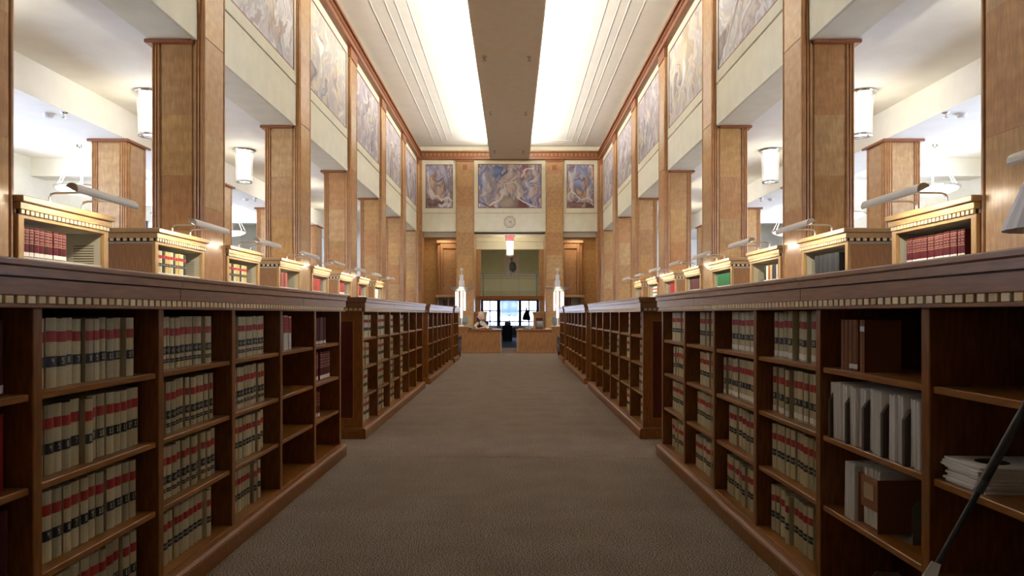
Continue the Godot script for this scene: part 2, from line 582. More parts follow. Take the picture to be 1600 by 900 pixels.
func inner_column(s: int, k: int) -> void:
	var side := "left" if s < 0 else "right"
	var d0 := column_at(k) - 0.3
	var o := thing("inner_column", "golden column of the inner row behind the %s arcade, %s from the camera" % [side, NTH[k - 1]], "column", at(s * 5.9, 0, d0 + 0.27), "columns of the inner rows")
	board(o, "core", s * 5.634, s * 6.156, 0, 3.86, d0 + 0.014, d0 + 0.526, m.veneer[1])
	board(o, "veneer_sheet", s * 5.74, s * 6.05, 0, 3.8, d0 + 0.004, d0 + 0.016, m.veneer[(k + 1) % 4])
	board(o, "veneer_sheet", s * 5.624, s * 5.64, 0, 3.8, d0 + 0.09, d0 + 0.45, m.veneer[(k + 2) % 4])
	for x in [5.645, 5.675, 5.705, 6.085, 6.115, 6.145]:
		var reed := Shape.new()
		reed.tube([at(s * x, 0, d0 + 0.012), at(s * x, 3.82, d0 + 0.012)], 0.013, 6)
		part(o, "reed", reed.mesh(), m.reed, -o.position)
	for e in [d0 + 0.035, d0 + 0.065, d0 + 0.475, d0 + 0.505]:
		var reed := Shape.new()
		reed.tube([at(s * 5.632, 0, e), at(s * 5.632, 3.82, e)], 0.013, 6)
		part(o, "reed", reed.mesh(), m.reed, -o.position)
	board(o, "capital", s * 5.58, s * 6.2, 3.82, 3.86, d0 - 0.05, d0 + 0.59, m.cornice, 0.008)


func far_wall() -> void:
	var wall := setting("wall_far")
	board(wall, "upper_wall", -3.3, 3.3, 4.14, 7.3, 23.88, 24.2, m.cream)
	for s in [-1, 1]:
		board(wall, "corner_post", s * 3.06, s * 3.4, 0, 6.63, 23.8, 24.4, m.veneer[3], 0.006)
	for q in [[-1.25, 1.25], [-3.06, -1.87], [1.87, 3.06]]:
		board(wall, "spandrel", q[0], q[1], 4.14, 4.762, 23.855, 23.88, m.cream, 0.004)
		board(wall, "soffit_step", q[0], q[1], 4.07 if q[1] == 1.25 else 3.98, 4.14, 24.2, 24.4, m.cream)
	for s in [-1, 1]:
		var p := setting("trim_4" if s < 0 else "trim_5", at(s * 1.56, 0, 23.95))
		board(p, "pilaster_core", s * 1.25, s * 1.87, 0, 6.63, 23.8, 25.4, m.veneer[1], 0.004)
		var ys := [0.0, 1.2, 2.5, 3.3, 4.1, 5.0, 5.7, 6.15, 6.55]
		for i in ys.size() - 1:
			board(p, "veneer_sheet", s * 1.3, s * 1.82, ys[i], ys[i + 1] - (0.01 if i == 3 else 0.0015), 23.785, 23.8, m.veneer[(i * 3 + s + 1) % 4])
		board(p, "inlay_square", s * 1.48, s * 1.64, 6.28, 6.46, 23.776, 23.786, m.inlay, 0.004)
		board(p, "head_block", s * 1.24, s * 1.88, 6.56, 6.63, 23.77, 23.8, m.cornice)
		# niche beside the centre: panelled cupboard over a bookshelf
		board(wall, "niche_ceiling", s * 1.87, s * 3.4, 4.1, 4.3, 24.2, 25.6, m.cream)
		board(wall, "niche_back", s * 1.87, s * 3.4, 0, 4.3, 25.45, 25.6, m.veneer[2])
		board(wall, "niche_side", s * 3.3, s * 3.5, 0, 4.3, 24.2, 25.6, m.veneer[0])
		var c := thing("wall_cupboard", "panelled wood wall cupboard over a bookshelf in the far %s niche" % ("left" if s < 0 else "right"), "cupboard", at(s * 2.3, 0, 25.2), "panelled cupboards in the far niches")
		board(c, "body", s * 1.9, s * 2.66, 1.95, 3.95, 25.2, 25.45, m.veneer[3])
		board(c, "door_panel", s * 1.98, s * 2.46, 2.08, 3.66, 25.17, 25.2, m.veneer[1], 0.02)
		for e in [[1.9, 1.98, 1.95, 3.85], [2.46, 2.56, 1.95, 3.85], [1.98, 2.46, 3.66, 3.85], [1.98, 2.46, 1.95, 2.08]]:
			board(c, "door_frame", s * e[0], s * e[1], e[2], e[3], 25.12, 25.2, m.case_side, 0.012)
		board(c, "crown_moulding", s * 1.88, s * 2.7, 3.85, 3.97, 25.08, 25.3, m.case_side, 0.02)
		board(c, "ledge", s * 1.88, s * 2.72, 1.86, 1.95, 24.92, 25.3, m.case_wood, 0.01)
		board(c, "back", s * 1.9, s * 2.66, 0, 1.86, 25.42, 25.45, m.metal)
		for e in [1.9, 2.25, 2.62]:
			board(c, "upright", s * e, s * (e + 0.04), 0, 1.86, 25.1, 25.42, m.metal)
		for y in [0.3, 0.62, 0.94, 1.26, 1.56]:
			board(c, "shelf", s * 1.9, s * 2.66, y - 0.02, y, 25.1, 25.42, m.metal)
		var strip := AreaLight3D.new()
		strip.name = "downlight"
		strip.area_size = Vector2(0.5, 0.3)
		strip.light_color = Color8(255, 240, 214)
		strip.light_energy = 0.55
		strip.area_range = 10.0
		strip.shadow_enabled = true
		var lamp := thing("recessed_downlight", "recessed ceiling panel light in the far %s niche" % ("left" if s < 0 else "right"), "ceiling light", at(s * 2.45, 4.1, 24.75), "recessed lights of the far niches")
		board(lamp, "lamp_frame", s * 2.15, s * 2.75, 4.085, 4.1, 24.55, 24.95, m.stone)
		board(lamp, "lamp_panel", s * 2.2, s * 2.7, 4.08, 4.086, 24.6, 24.9, m.white_tube)
		lamp.add_child(strip, true)
		strip.position = Vector3(0, -0.025, 0)
		strip.rotation.x = -PI / 2
		var row := []
		for i in 11:
			row.append([2.0 + 0.045 * i if s < 0 else 1.96 + 0.04 * i, 0.19 + 0.015 * ((i * 5) % 4)])
		for i in row.size():
			if s > 0 and i > 6:
				continue
			var b := far_book(Color8([120, 128, 108, 96, 60][i % 5], [40, 60, 34, 60, 40][i % 5], [34, 50, 40, 50, 36][i % 5]), row[i][1])
			b.position = at(s * row[i][0], 1.56, 25.12)
			b.set_meta("label", "small reddish book on the far %s niche shelf, %s from the pilaster" % ["left" if s < 0 else "right", NTH[i]])
			b.set_meta("group", "books in the far niches")
	# cornice along the far wall
	var cornice := setting("trim_3")
	board(cornice, "fascia", -3.2, 3.2, 6.63, 6.73, 23.72, 23.88, m.cornice_across, 0.008)
	board(cornice, "dentil_bed", -3.2, 3.2, 6.73, 6.86, 23.75, 23.88, m.cornice_across)
	board(cornice, "cap", -3.2, 3.2, 6.86, 6.92, 23.68, 23.88, m.cornice_across, 0.01)
	var teeth := Shape.new()
	for i in 44:
		teeth.box(at(-3.02 + 0.14 * i, 6.795, 23.735), Vector3(0.07, 0.11, 0.034))
	part(cornice, "dentil_course", teeth.mesh(), m.case_side).set_meta("kind", "stuff")

	# the passage in the middle and the gallery over it
	var passage := setting("wall_passage")
	board(passage, "passage_ceiling", -1.87, 1.87, 4.1, 4.4, 24.2, 27.9, m.cream)
	board(passage, "lintel", -1.25, 1.25, 3.66, 3.94, 25.4, 25.6, m.cream)
	board(passage, "lintel_cap", -1.25, 1.25, 3.94, 4.1, 25.34, 25.6, m.cream, 0.01)
	for s in [-1, 1]:
		board(passage, "jamb", s * 1.09, s * 1.25, 0, 3.66, 25.4, 25.62, m.veneer[1], 0.01)
		board(passage, "gallery_side", s * 1.25, s * 1.6, 1.92, 4.1, 25.5, 27.9, m.olive)
		board(passage, "office_front", s * 1.09, s * 4.2, 0, 2.7, 25.62, 25.7, m.pale_wall)
		board(passage, "office_wall", s * 4.2, s * 4.4, 0, 2.7, 25.5, 36.6, m.pale_wall)
	board(passage, "gallery_wall", -1.6, 1.6, 1.92, 4.1, 27.5, 27.9, m.olive)
	board(passage, "gallery_floor", -1.25, 1.25, 1.86, 1.92, 25.4, 27.9, m.case_side)
	board(passage, "fascia", -1.25, 1.25, 1.78, 1.93, 25.36, 25.42, m.low_wood, 0.01)
	board(passage, "office_ceiling", -4.4, 4.4, 2.7, 2.9, 27.9, 36.6, m.pale_wall)
	board(passage, "office_ceiling_low", -4.4, 4.4, 1.84, 1.92, 25.62, 27.9, m.pale_wall)
	board(passage, "office_ceiling_step", -4.4, 4.4, 1.84, 2.9, 27.9, 28.0, m.pale_wall)
	var rail := thing("gallery_railing", "glass gallery railing with thin metal rails below the portrait", "railing", at(0, 1.92, 25.5))
	for s in [-1, 1]:
		board(rail, "post", s * 1.0 - 0.03, s * 1.0 + 0.03, 1.92, 2.78, 25.46, 25.5, m.grey_plastic, 0.004)
	for y in [2.0, 2.08, 2.58, 2.67, 2.76]:
		var r := Shape.new()
		r.tube([at(-1.09, y, 25.45), at(1.09, y, 25.45)], 0.012 if y < 2.7 else 0.018, 6)
		part(rail, "rail", r.mesh(), m.grey_plastic, -rail.position)
	for i in 3:
		board(rail, "glass_panel", -1.0 + 0.667 * i + 0.01, -1.0 + 0.667 * (i + 1) - 0.01, 1.95, 2.72, 25.475, 25.483, m.clear)
	for s in [-0.333, 0.333]:
		board(rail, "clamp", s - 0.006, s + 0.006, 1.92, 2.76, 25.47, 25.48, m.grey_plastic)

	# the office's window wall
	var ends := setting("wall_office")
	var cuts := [[-1.45, -0.74], [-0.54, 0.404], [0.57, 1.35]]
	board(ends, "wall_below", -4.2, 4.2, 0, 0.6, 36.2, 36.6, m.pale_wall)
	board(ends, "wall_above", -4.2, 4.2, 2.0, 2.7, 36.2, 36.6, m.pale_wall)
	board(ends, "wall_pier", -4.2, -1.75, 0.6, 2.0, 36.2, 36.6, m.pale_wall)
	board(ends, "wall_pier", 1.65, 4.2, 0.6, 2.0, 36.2, 36.6, m.pale_wall)
	for q in [[-1.75, -1.45], [-0.74, -0.54], [0.404, 0.57], [1.35, 1.65]]:
		board(ends, "mullion", q[0], q[1], 0.6, 2.0, 36.1, 36.4, m.dark_frame)
	for i in 3:
		var win := setting("window_%d" % (11 + i))
		var a: float = cuts[i][0]
		var b: float = cuts[i][1]
		for e in [[a, b, 1.93, 2.0], [a, b, 0.6, 0.64], [(a + b) / 2 - 0.036, (a + b) / 2 + 0.036, 0.64, 1.93], [a, b, 1.38, 1.45], [a, b, 0.82, 0.89]]:
			board(win, "window_frame", e[0], e[1], e[2], e[3], 36.24, 36.3, m.dark_frame)
		board(win, "pane", a, b, 0.62, 1.95, 36.32, 36.326, m.pane)
	var radiator := thing("radiator_cover", "blue-grey slatted radiator cover under the far office windows", "radiator", at(0, 0, 36.0))
	board(radiator, "body", -1.6, 1.6, 0.1, 0.58, 35.92, 36.1, m.grey_plastic)
	for i in 9:
		board(radiator, "slat", -1.6, 1.6, 0.16 + 0.04 * i, 0.18 + 0.04 * i, 35.9, 35.92, m.dark_grey)
	var blind := thing("roller_blind", "pale translucent blind over the middle office window", "blind", at(-0.085, 1.16, 36.15))
	var cloth := plain(Color8(214, 222, 232), 0.9)
	cloth.backlight_enabled = true
	cloth.backlight = Color8(206, 214, 226)
	board(blind, "blind_cloth", -0.53, 0.39, 1.16, 1.95, 36.15, 36.156, cloth)
	board(blind, "bottom_bar", -0.53, 0.39, 1.13, 1.16, 36.14, 36.166, m.grey_plastic)


func far_book(color: Color, height: float) -> Node3D:
	var o := thing("niche_book", "", "book", Vector3.ZERO)
	board(o, "cover", -0.018, 0.018, 0, height, 0, 0.15, plain(color, 0.6), 0.004)
	return o


# ---------------------------------------------------------------- paintings: generic colour compositions, not the works themselves

func paint(w: int, h: int, seed_number: int, palette: Array, blobs: Array, warp := 0.12, grain := 3.0, ribbons := []) -> ImageTexture:
	var f := FastNoiseLite.new()
	f.seed = seed_number
	f.frequency = 1.0
	f.fractal_octaves = 3
	var picture := Image.create(w, h, false, Image.FORMAT_RGB8)
	for y in h:
		for x in w:
			var u := float(x) / w
			var v := float(y) / h
			var wx := f.get_noise_2d(u * 2.2, v * 2.2 + 9.0)
			var wy := f.get_noise_2d(u * 2.2 + 31.0, v * 2.2)
			var pu := u + warp * wx
			var pv := v + warp * wy
			var t := clampf(0.5 + 0.75 * f.get_noise_2d(pu * grain * 1.7 + 50.0, pv * grain * 0.6), 0.0, 0.999) * (palette.size() - 1)
			var i := int(t)
			var color: Color = palette[i].lerp(palette[i + 1], smoothstep(0.2, 0.8, t - i))
			for b in blobs:
				var dx: float = pu - b[0]
				var dy: float = pv - b[1]
				var cs := cos(b[4])
				var sn := sin(b[4])
				var q := Vector2((dx * cs + dy * sn) / b[2], (dy * cs - dx * sn) / b[3]).length()
				if q < 1.12:
					var body: Color = b[5]
					color = color.lerp(body.lightened(0.12).lerp(body.darkened(0.16), smoothstep(0.1, 1.0, q + 0.5 * dx / b[2])), (1.0 - smoothstep(0.86, 1.12, q)) * 0.85)
			for r in ribbons:
				var near := 9.0
				for j in r[0].size() - 1:
					var g: Vector2 = Geometry2D.get_closest_point_to_segment(Vector2(pu, pv), r[0][j], r[0][j + 1])
					near = minf(near, g.distance_to(Vector2(pu, pv)))
				color = color.lerp(r[2], (1.0 - smoothstep(r[1] * 0.6, r[1], near)) * 0.9)
			var stroke := f.get_noise_2d(u * 60.0, v * 14.0)
			picture.set_pixel(x, y, color.lightened(0.06 * stroke) if stroke > 0 else color.darkened(-0.08 * stroke))
	return ImageTexture.create_from_image(picture)


func canvas_mesh(width: float, height: float) -> ArrayMesh:
	var s := Shape.new()
	s.box(Vector3.ZERO, Vector3(width, height, 0.012))
	return s.mesh()


# frame, liner and canvas; the picture faces local +z
func framed(o: Node3D, width: float, height: float, side: float, foot: float, head: float, picture: Texture2D) -> void:
	var full := Vector2(width, height)
	var inner := Vector2(width - 2 * side, height - foot - head)
	var low := -height / 2
	for e in [[Vector3(-full.x / 2 + side / 2, 0, 0), Vector3(side, full.y, 0.03)], [Vector3(full.x / 2 - side / 2, 0, 0), Vector3(side, full.y, 0.03)], [Vector3(0, low + foot / 2, 0), Vector3(inner.x, foot, 0.03)], [Vector3(0, -low - head / 2, 0), Vector3(inner.x, head, 0.03)]]:
		part(o, "frame_board", box_mesh(e[1], 0.004), m.cream, e[0])
	var mid := Vector3(0, low + foot + inner.y / 2, 0)
	for e in [[Vector3(-inner.x / 2 + 0.01, 0, 0), Vector3(0.02, inner.y, 0.02)], [Vector3(inner.x / 2 - 0.01, 0, 0), Vector3(0.02, inner.y, 0.02)], [Vector3(0, -inner.y / 2 + 0.01, 0), Vector3(inner.x - 0.04, 0.02, 0.02)], [Vector3(0, inner.y / 2 - 0.01, 0), Vector3(inner.x - 0.04, 0.02, 0.02)]]:
		part(o, "liner", box_mesh(e[1], 0.0), m.liner, mid + e[0])
	var paint_m := plain(Color.WHITE, 0.7)
	paint_m.albedo_texture = picture
	part(o, "canvas", canvas_mesh(inner.x - 0.04, inner.y - 0.04), paint_m, mid + Vector3(0, 0, -0.004))


func paintings() -> void:
	var pale := [Color8(168, 162, 160), Color8(206, 198, 188), Color8(188, 182, 182), Color8(218, 214, 206), Color8(176, 162, 156), Color8(200, 190, 178)]
	var mauve := [Color8(142, 130, 134), Color8(182, 170, 166), Color8(160, 150, 158), Color8(198, 188, 180), Color8(150, 130, 126)]
	var gold := [Color8(162, 150, 142), Color8(204, 190, 164), Color8(184, 176, 172), Color8(212, 198, 172), Color8(172, 162, 162)]
	for s in [-1, 1]:
		for k in range(1, 7):
			var d0 := column_at(k) + COLUMN_DEEP
			var d1 := column_at(k + 1) if k < 6 else 23.52
			var mid := (d0 + d1) / 2
			rng.seed = 900 + k * 7 + s
			var blobs := []
			for i in 16:
				var c: Color = [Color8(216, 208, 192), Color8(190, 166, 146), Color8(164, 158, 160), Color8(226, 222, 212), Color8(204, 184, 160), Color8(150, 136, 128)][rng.randi() % 6]
				if k > 3:
					c = c.darkened(0.14)
				blobs.append([rng.randf(), rng.randf_range(0.1, 1.0), rng.randf_range(0.025, 0.06), rng.randf_range(0.08, 0.24), rng.randf_range(-0.5, 0.5), c])
			if s > 0 and k == 3:
				blobs.append([0.47, 0.3, 0.16, 0.3, 0.0, Color8(208, 186, 146)])
				blobs.append([0.47, 0.5, 0.06, 0.22, 0.05, Color8(226, 224, 226)])
			var picture := paint(192, 144, 40 + k + 20 * (s + 1), pale if k < 3 else gold if k == 3 else mauve, blobs)
			var o := thing("mural", "pale painted mural high on the %s wall, %s from the camera" % ["left" if s < 0 else "right", NTH[k - 1]], "mural", at(s * 3.226, 5.707, mid), "murals above the arcades", PI / 2 * -s)
			framed(o, d1 - d0, 1.845, 0.075, 0.17, 0.15, picture)
	var dusk := [Color8(110, 112, 150), Color8(170, 162, 176), Color8(134, 124, 142), Color8(190, 176, 170), Color8(120, 92, 92)]
	var skin := Color8(196, 156, 122)
	var white := Color8(218, 208, 200)
	var brown := Color8(112, 74, 66)
	var sets := [
		[-1, [[0.2, 0.2, 0.14, 0.18, 0.2, Color8(150, 158, 196)], [0.75, 0.3, 0.12, 0.35, -0.3, Color8(150, 146, 164)], [0.3, 0.85, 0.4, 0.1, 0.0, brown], [0.3, 0.68, 0.3, 0.12, 0.3, white], [0.3, 0.42, 0.13, 0.3, -0.2, skin], [0.6, 0.55, 0.07, 0.22, 0.35, skin], [0.72, 0.95, 0.3, 0.05, 0.1, white]]],
		[1, [[0.25, 0.15, 0.2, 0.1, 0.4, Color8(110, 92, 120)], [0.5, 0.3, 0.4, 0.3, 0.0, Color8(136, 146, 188)], [0.16, 0.42, 0.07, 0.42, 0.3, white], [0.5, 0.97, 0.6, 0.08, 0.0, brown], [0.8, 0.7, 0.09, 0.22, 0.0, white], [0.64, 0.45, 0.11, 0.26, 0.05, skin], [0.45, 0.62, 0.22, 0.05, 0.2, skin], [0.68, 0.8, 0.06, 0.2, 0.1, skin]]],
	]
	for q in sets:
		rng.seed = 60 + q[0]
		for i in 14:
			q[1].append([rng.randf(), rng.randf(), rng.randf_range(0.02, 0.06), rng.randf_range(0.06, 0.18), rng.randf_range(-0.9, 0.9), [skin, skin.darkened(0.25), white, Color8(150, 150, 180), Color8(150, 128, 130)][rng.randi() % 5]])
		var o := thing("mural", "small blue and mauve painted panel on the far wall, %s of the big one" % ("left" if q[0] < 0 else "right"), "mural", at(q[0] * 2.465, 5.707, 23.868), "painted panels on the far wall")
		framed(o, 1.19, 1.845, 0.12, 0.17, 0.15, paint(112, 168, 71 + q[0], dusk, q[1], 0.1, 3.0, [[[Vector2(0.1, 0.2), Vector2(0.16, 0.6), Vector2(0.5, 0.78), Vector2(0.95, 0.8)], 0.03, white], [[Vector2(0.3, 0.35), Vector2(0.62, 0.3), Vector2(0.7, 0.62)], 0.018, brown]]))
	var centre := [[0.08, 0.3, 0.1, 0.3, 0.0, Color8(84, 106, 172)], [0.3, 0.16, 0.14, 0.14, 0.0, Color8(88, 108, 170)], [0.16, 0.55, 0.11, 0.48, 0.0, Color8(176, 176, 190)], [0.7, 0.2, 0.06, 0.24, 0.3, Color8(160, 110, 114)], [0.8, 0.7, 0.05, 0.4, 0.1, Color8(104, 128, 190)], [0.95, 0.5, 0.04, 0.5, 0.0, Color8(140, 112, 128)], [0.5, 0.95, 0.3, 0.2, 0.0, Color8(126, 66, 58)], [0.5, 0.62, 0.19, 0.36, 0.0, Color8(222, 212, 206)], [0.5, 0.5, 0.13, 0.26, 0.0, Color8(206, 184, 174)], [0.5, 0.26, 0.06, 0.12, 0.0, Color8(206, 186, 186)], [0.5, 0.88, 0.15, 0.2, 0.0, Color8(158, 138, 116)], [0.86, 0.5, 0.06, 0.3, 0.2, Color8(198, 172, 164)], [0.17, 0.55, 0.05, 0.32, 0.0, Color8(160, 148, 148)]]
	rng.seed = 64
	for i in 40:
		centre.append([rng.randf(), rng.randf(), rng.randf_range(0.012, 0.035), rng.randf_range(0.05, 0.16), rng.randf_range(-0.8, 0.8), [Color8(196, 178, 168), Color8(150, 138, 150), Color8(208, 204, 208), Color8(130, 140, 180), Color8(164, 130, 124)][rng.randi() % 5]])
	var big := thing("mural", "large blue and white painted panel above the clock on the far wall", "mural", at(0, 5.707, 23.868), "painted panels on the far wall")
	framed(big, 2.5, 1.845, 0.14, 0.17, 0.13, paint(240, 160, 55, dusk, centre, 0.07, 3.0, [[[Vector2(0.12, 1.0), Vector2(0.34, 0.8), Vector2(0.4, 0.45), Vector2(0.6, 0.42), Vector2(0.66, 0.8), Vector2(0.9, 1.0)], 0.022, white], [[Vector2(0.0, 0.85), Vector2(0.2, 0.95)], 0.02, brown], [[Vector2(0.66, 0.3), Vector2(0.75, 0.08), Vector2(0.85, 0.05)], 0.02, white]]))
	var portrait := thing("portrait", "unframed picture with a dark blue upright shape on the gallery wall", "picture", at(0.07, 3.19, 27.46))
	var p := plain(Color.WHITE, 0.7)
	p.albedo_texture = paint(96, 128, 91, [Color8(196, 176, 166), Color8(208, 192, 180), Color8(188, 170, 160)], [[0.55, 0.55, 0.22, 0.28, -0.1, Color8(58, 70, 86)], [0.47, 0.2, 0.08, 0.1, 0.0, Color8(150, 112, 92)], [0.47, 0.14, 0.09, 0.06, 0.0, Color8(110, 84, 66)], [0.46, 0.86, 0.06, 0.14, 0.1, Color8(176, 160, 150)], [0.66, 0.86, 0.05, 0.12, 0.0, Color8(176, 160, 150)]], 0.03, 1.0)
	part(portrait, "canvas", canvas_mesh(0.62, 0.82), p)
	part(portrait, "stretcher", box_mesh(Vector3(0.61, 0.81, 0.03), 0.0), m.white_paper, Vector3(0, 0, -0.02))


func far_wall_fittings() -> void:
	var clock := thing("wall_clock", "octagonal wall clock with dark numerals under the large far mural", "clock", at(0.0, 4.47, 23.85))
	var body := Shape.new()
	var eight := PackedVector2Array()
	for i in 8:
		eight.append(Vector2.from_angle(TAU * (i + 0.5) / 8) * 0.215)
	body.prism(eight, Vector3(0, 0, 0), Vector3.RIGHT, Vector3.UP, Vector3(0, 0, 0.035))
	part(clock, "case", body.mesh(), plain(Color8(150, 138, 112), 0.5))
	var face := Shape.new()
	face.prism(PackedVector2Array(Array(eight).map(func(p): return p * 0.9)), Vector3(0, 0, 0.035), Vector3.RIGHT, Vector3.UP, Vector3(0, 0, 0.006))
	part(clock, "face", face.mesh(), plain(Color8(206, 196, 170), 0.6))
	for i in range(1, 13):
		var t := TextMesh.new()
		t.text = str(i)
		t.font_size = 8
		t.pixel_size = 0.006
		t.depth = 0.003
		var a := PI / 2 - TAU * i / 12
		part(clock, "numeral", t, m.black, Vector3(cos(a) * 0.15, sin(a) * 0.15, 0.043))
	for h in [[2.37 / 12, 0.075, 0.02], [22.5 / 60, 0.14, 0.013]]:
		var a: float = PI / 2 - TAU * h[0]
		var dir := Vector2(cos(a), sin(a))
		var off: Vector2 = dir.orthogonal() * h[2] / 2
		var s := Shape.new()
		s.prism(PackedVector2Array([-dir * 0.02 - off, dir * h[1] - off * 0.5, dir * h[1] + off * 0.5, -dir * 0.02 + off]), Vector3(0, 0, 0.044), Vector3.RIGHT, Vector3.UP, Vector3(0, 0, 0.003))
		part(clock, "hand", s.mesh(), m.black)
	var sign_box := thing("exit_sign", "small red lit exit sign above the middle passage", "exit sign", at(0.0, 3.93, 24.62))
	board(sign_box, "housing", -0.15, 0.15, 3.9, 4.1, 24.6, 24.7, m.grey_plastic, 0.006)
	board(sign_box, "sign_face", -0.135, 0.135, 3.915, 4.085, 24.588, 24.6, glowing(Color8(190, 28, 44), 0.7))
	var t := TextMesh.new()
	t.text = "EXIT"
	t.font_size = 14
	t.pixel_size = 0.007
	t.depth = 0.004
	part(sign_box, "lettering", t, plain(Color8(240, 150, 150), 0.5), at(0.0, 4.0, 24.585) - sign_box.position)
	pendant("flared glass pendant lamp hanging in front of the gallery portrait", 0.0, 4.1, 24.95, 1.2, 0.26)


# ---------------------------------------------------------------- lamps

func lamp_light(parent: Node3D, where: Vector3, energy: float, size: float, color := Color8(255, 246, 230)) -> void:
	var l := OmniLight3D.new()
	l.name = "glow_light"
	l.light_color = color
	l.light_energy = energy
	l.light_size = size
	l.omni_range = 40.0
	l.omni_attenuation = 2.0
	l.shadow_enabled = true
	parent.add_child(l, true)
	l.position = where


func pendant(label: String, x: float, top: float, d: float, size := 1.0, energy := 0.19) -> void:
	var o := thing("pendant_lamp", label, "ceiling lamp", at(x, top, d), "flared glass ceiling lamps")
	var h := 0.6 * size
	var plate := Shape.new()
	plate.lathe([Vector2(0.001, 0), Vector2(0.19, 0), Vector2(0.2, -0.012), Vector2(0.19, -0.03), Vector2(0.15, -0.03)], Vector3.ZERO, 24)
	part(o, "ceiling_plate", plate.mesh(), m.chrome)
	for half in 2:
		var y0 := -0.05 - half * (h - 0.07) / 2
		var y1 := y0 - (h - 0.07) / 2
		var glow := Shape.new()
		glow.lathe([Vector2(0.02, y0), Vector2(0.125 - 0.012 * half, y0), Vector2(0.113 - 0.012 * half, y1), Vector2(0.02, y1)], Vector3.ZERO, 20)
		part(o, "lamp_diffuser", glow.mesh(), m.pendant_glow)
		lamp_light(o, Vector3(0, (y0 + y1) / 2, 0), energy, 0.08)
	var sleeve := Shape.new()
	sleeve.lathe([Vector2(0.185, -0.03), Vector2(0.165, -0.12), Vector2(0.15, -0.3), Vector2(0.142, -h + 0.01)], Vector3.ZERO, 24)
	part(o, "glass_sleeve", sleeve.mesh(), m.clear)
	var ring := Shape.new()
	ring.lathe([Vector2(0.105, -h + 0.02), Vector2(0.145, -h + 0.025), Vector2(0.147, -h - 0.005), Vector2(0.105, -h)], Vector3.ZERO, 24)
	part(o, "bottom_ring", ring.mesh(), m.chrome)
	for i in 4:
		var a := TAU * (i + 0.5) / 4
		var stud := Shape.new()
		stud.tube([Vector3(cos(a) * 0.15, -0.02, sin(a) * 0.15), Vector3(cos(a) * 0.15, -0.09, sin(a) * 0.15)], 0.009, 6)
		part(o, "stud", stud.mesh(), m.chrome)


func chandelier(s: int, d: float, label: String) -> void:
	var o := thing("bowl_chandelier", label, "chandelier", at(s * 7.75, 3.42, d), "glass bowl chandeliers of the outer aisles")
	var bowl := Shape.new()
	bowl.lathe([Vector2(0.42, 0.13), Vector2(0.38, 0.08), Vector2(0.26, 0.03), Vector2(0.12, 0.004), Vector2(0.001, 0)], Vector3.ZERO, 28)
	part(o, "lamp_bowl", bowl.mesh(), m.bowl_glow)
	var ring := Shape.new()
	ring.lathe([Vector2(0.41, 0.115), Vector2(0.445, 0.12), Vector2(0.445, 0.15), Vector2(0.41, 0.15), Vector2(0.41, 0.115)], Vector3.ZERO, 28)
	part(o, "metal_ring", ring.mesh(), m.chrome)
	for i in 6:
		var a := TAU * i / 6
		var rod := Shape.new()
		rod.tube([Vector3(cos(a) * 0.42, 0.14, sin(a) * 0.42), Vector3(cos(a) * 0.07, 0.86, sin(a) * 0.07)], 0.01, 6)
		part(o, "rod", rod.mesh(), m.stone)
	var cup := Shape.new()
	cup.lathe([Vector2(0.1, 0.92), Vector2(0.09, 0.87), Vector2(0.001, 0.85)], Vector3.ZERO, 16)
	part(o, "canopy", cup.mesh(), m.chrome)
	lamp_light(o, Vector3(0, 0.2, 0), 0.45, 0.15, Color8(255, 250, 242))


func ceiling_lamps() -> void:
	for s in [-1, 1]:
		var side := "left" if s < 0 else "right"
		for i in 5:
			pendant("flared glass ceiling lamp in the %s side aisle, %s from the camera" % [side, NTH[i]], s * 4.85, 4.29, 6.05 + COLUMN_STEP * i)
		for i in 5:
			chandelier(s, 5.9 + COLUMN_STEP * i, "glowing glass bowl chandelier on slim rods, outer %s aisle, %s from the camera" % [side, NTH[i]])
		for i in 4:
			var d := 5.58 + COLUMN_STEP * i
			var detector := thing("smoke_detector", "white smoke detector under the inner %s beam, %s from the camera" % [side, NTH[i]], "smoke detector", at(s * 5.92, 3.86, d), "smoke detectors under the inner beams")
			var f := Shape.new()
			f.lathe([Vector2(0.001, 0), Vector2(0.06, 0), Vector2(0.06, -0.02), Vector2(0.045, -0.05), Vector2(0.001, -0.055)], Vector3.ZERO, 14)
			part(detector, "housing", f.mesh(), m.stone)
			var spray := thing("sprinkler_head", "small chrome sprinkler under the inner %s beam, %s from the camera" % [side, NTH[i]], "sprinkler", at(s * 5.68, 3.86, d - 0.05), "sprinklers under the inner beams")
			f = Shape.new()
			f.lathe([Vector2(0.001, 0), Vector2(0.045, 0), Vector2(0.03, -0.012), Vector2(0.012, -0.02), Vector2(0.012, -0.06), Vector2(0.03, -0.066), Vector2(0.001, -0.07)], Vector3.ZERO, 10)
			part(spray, "body", f.mesh(), m.chrome)


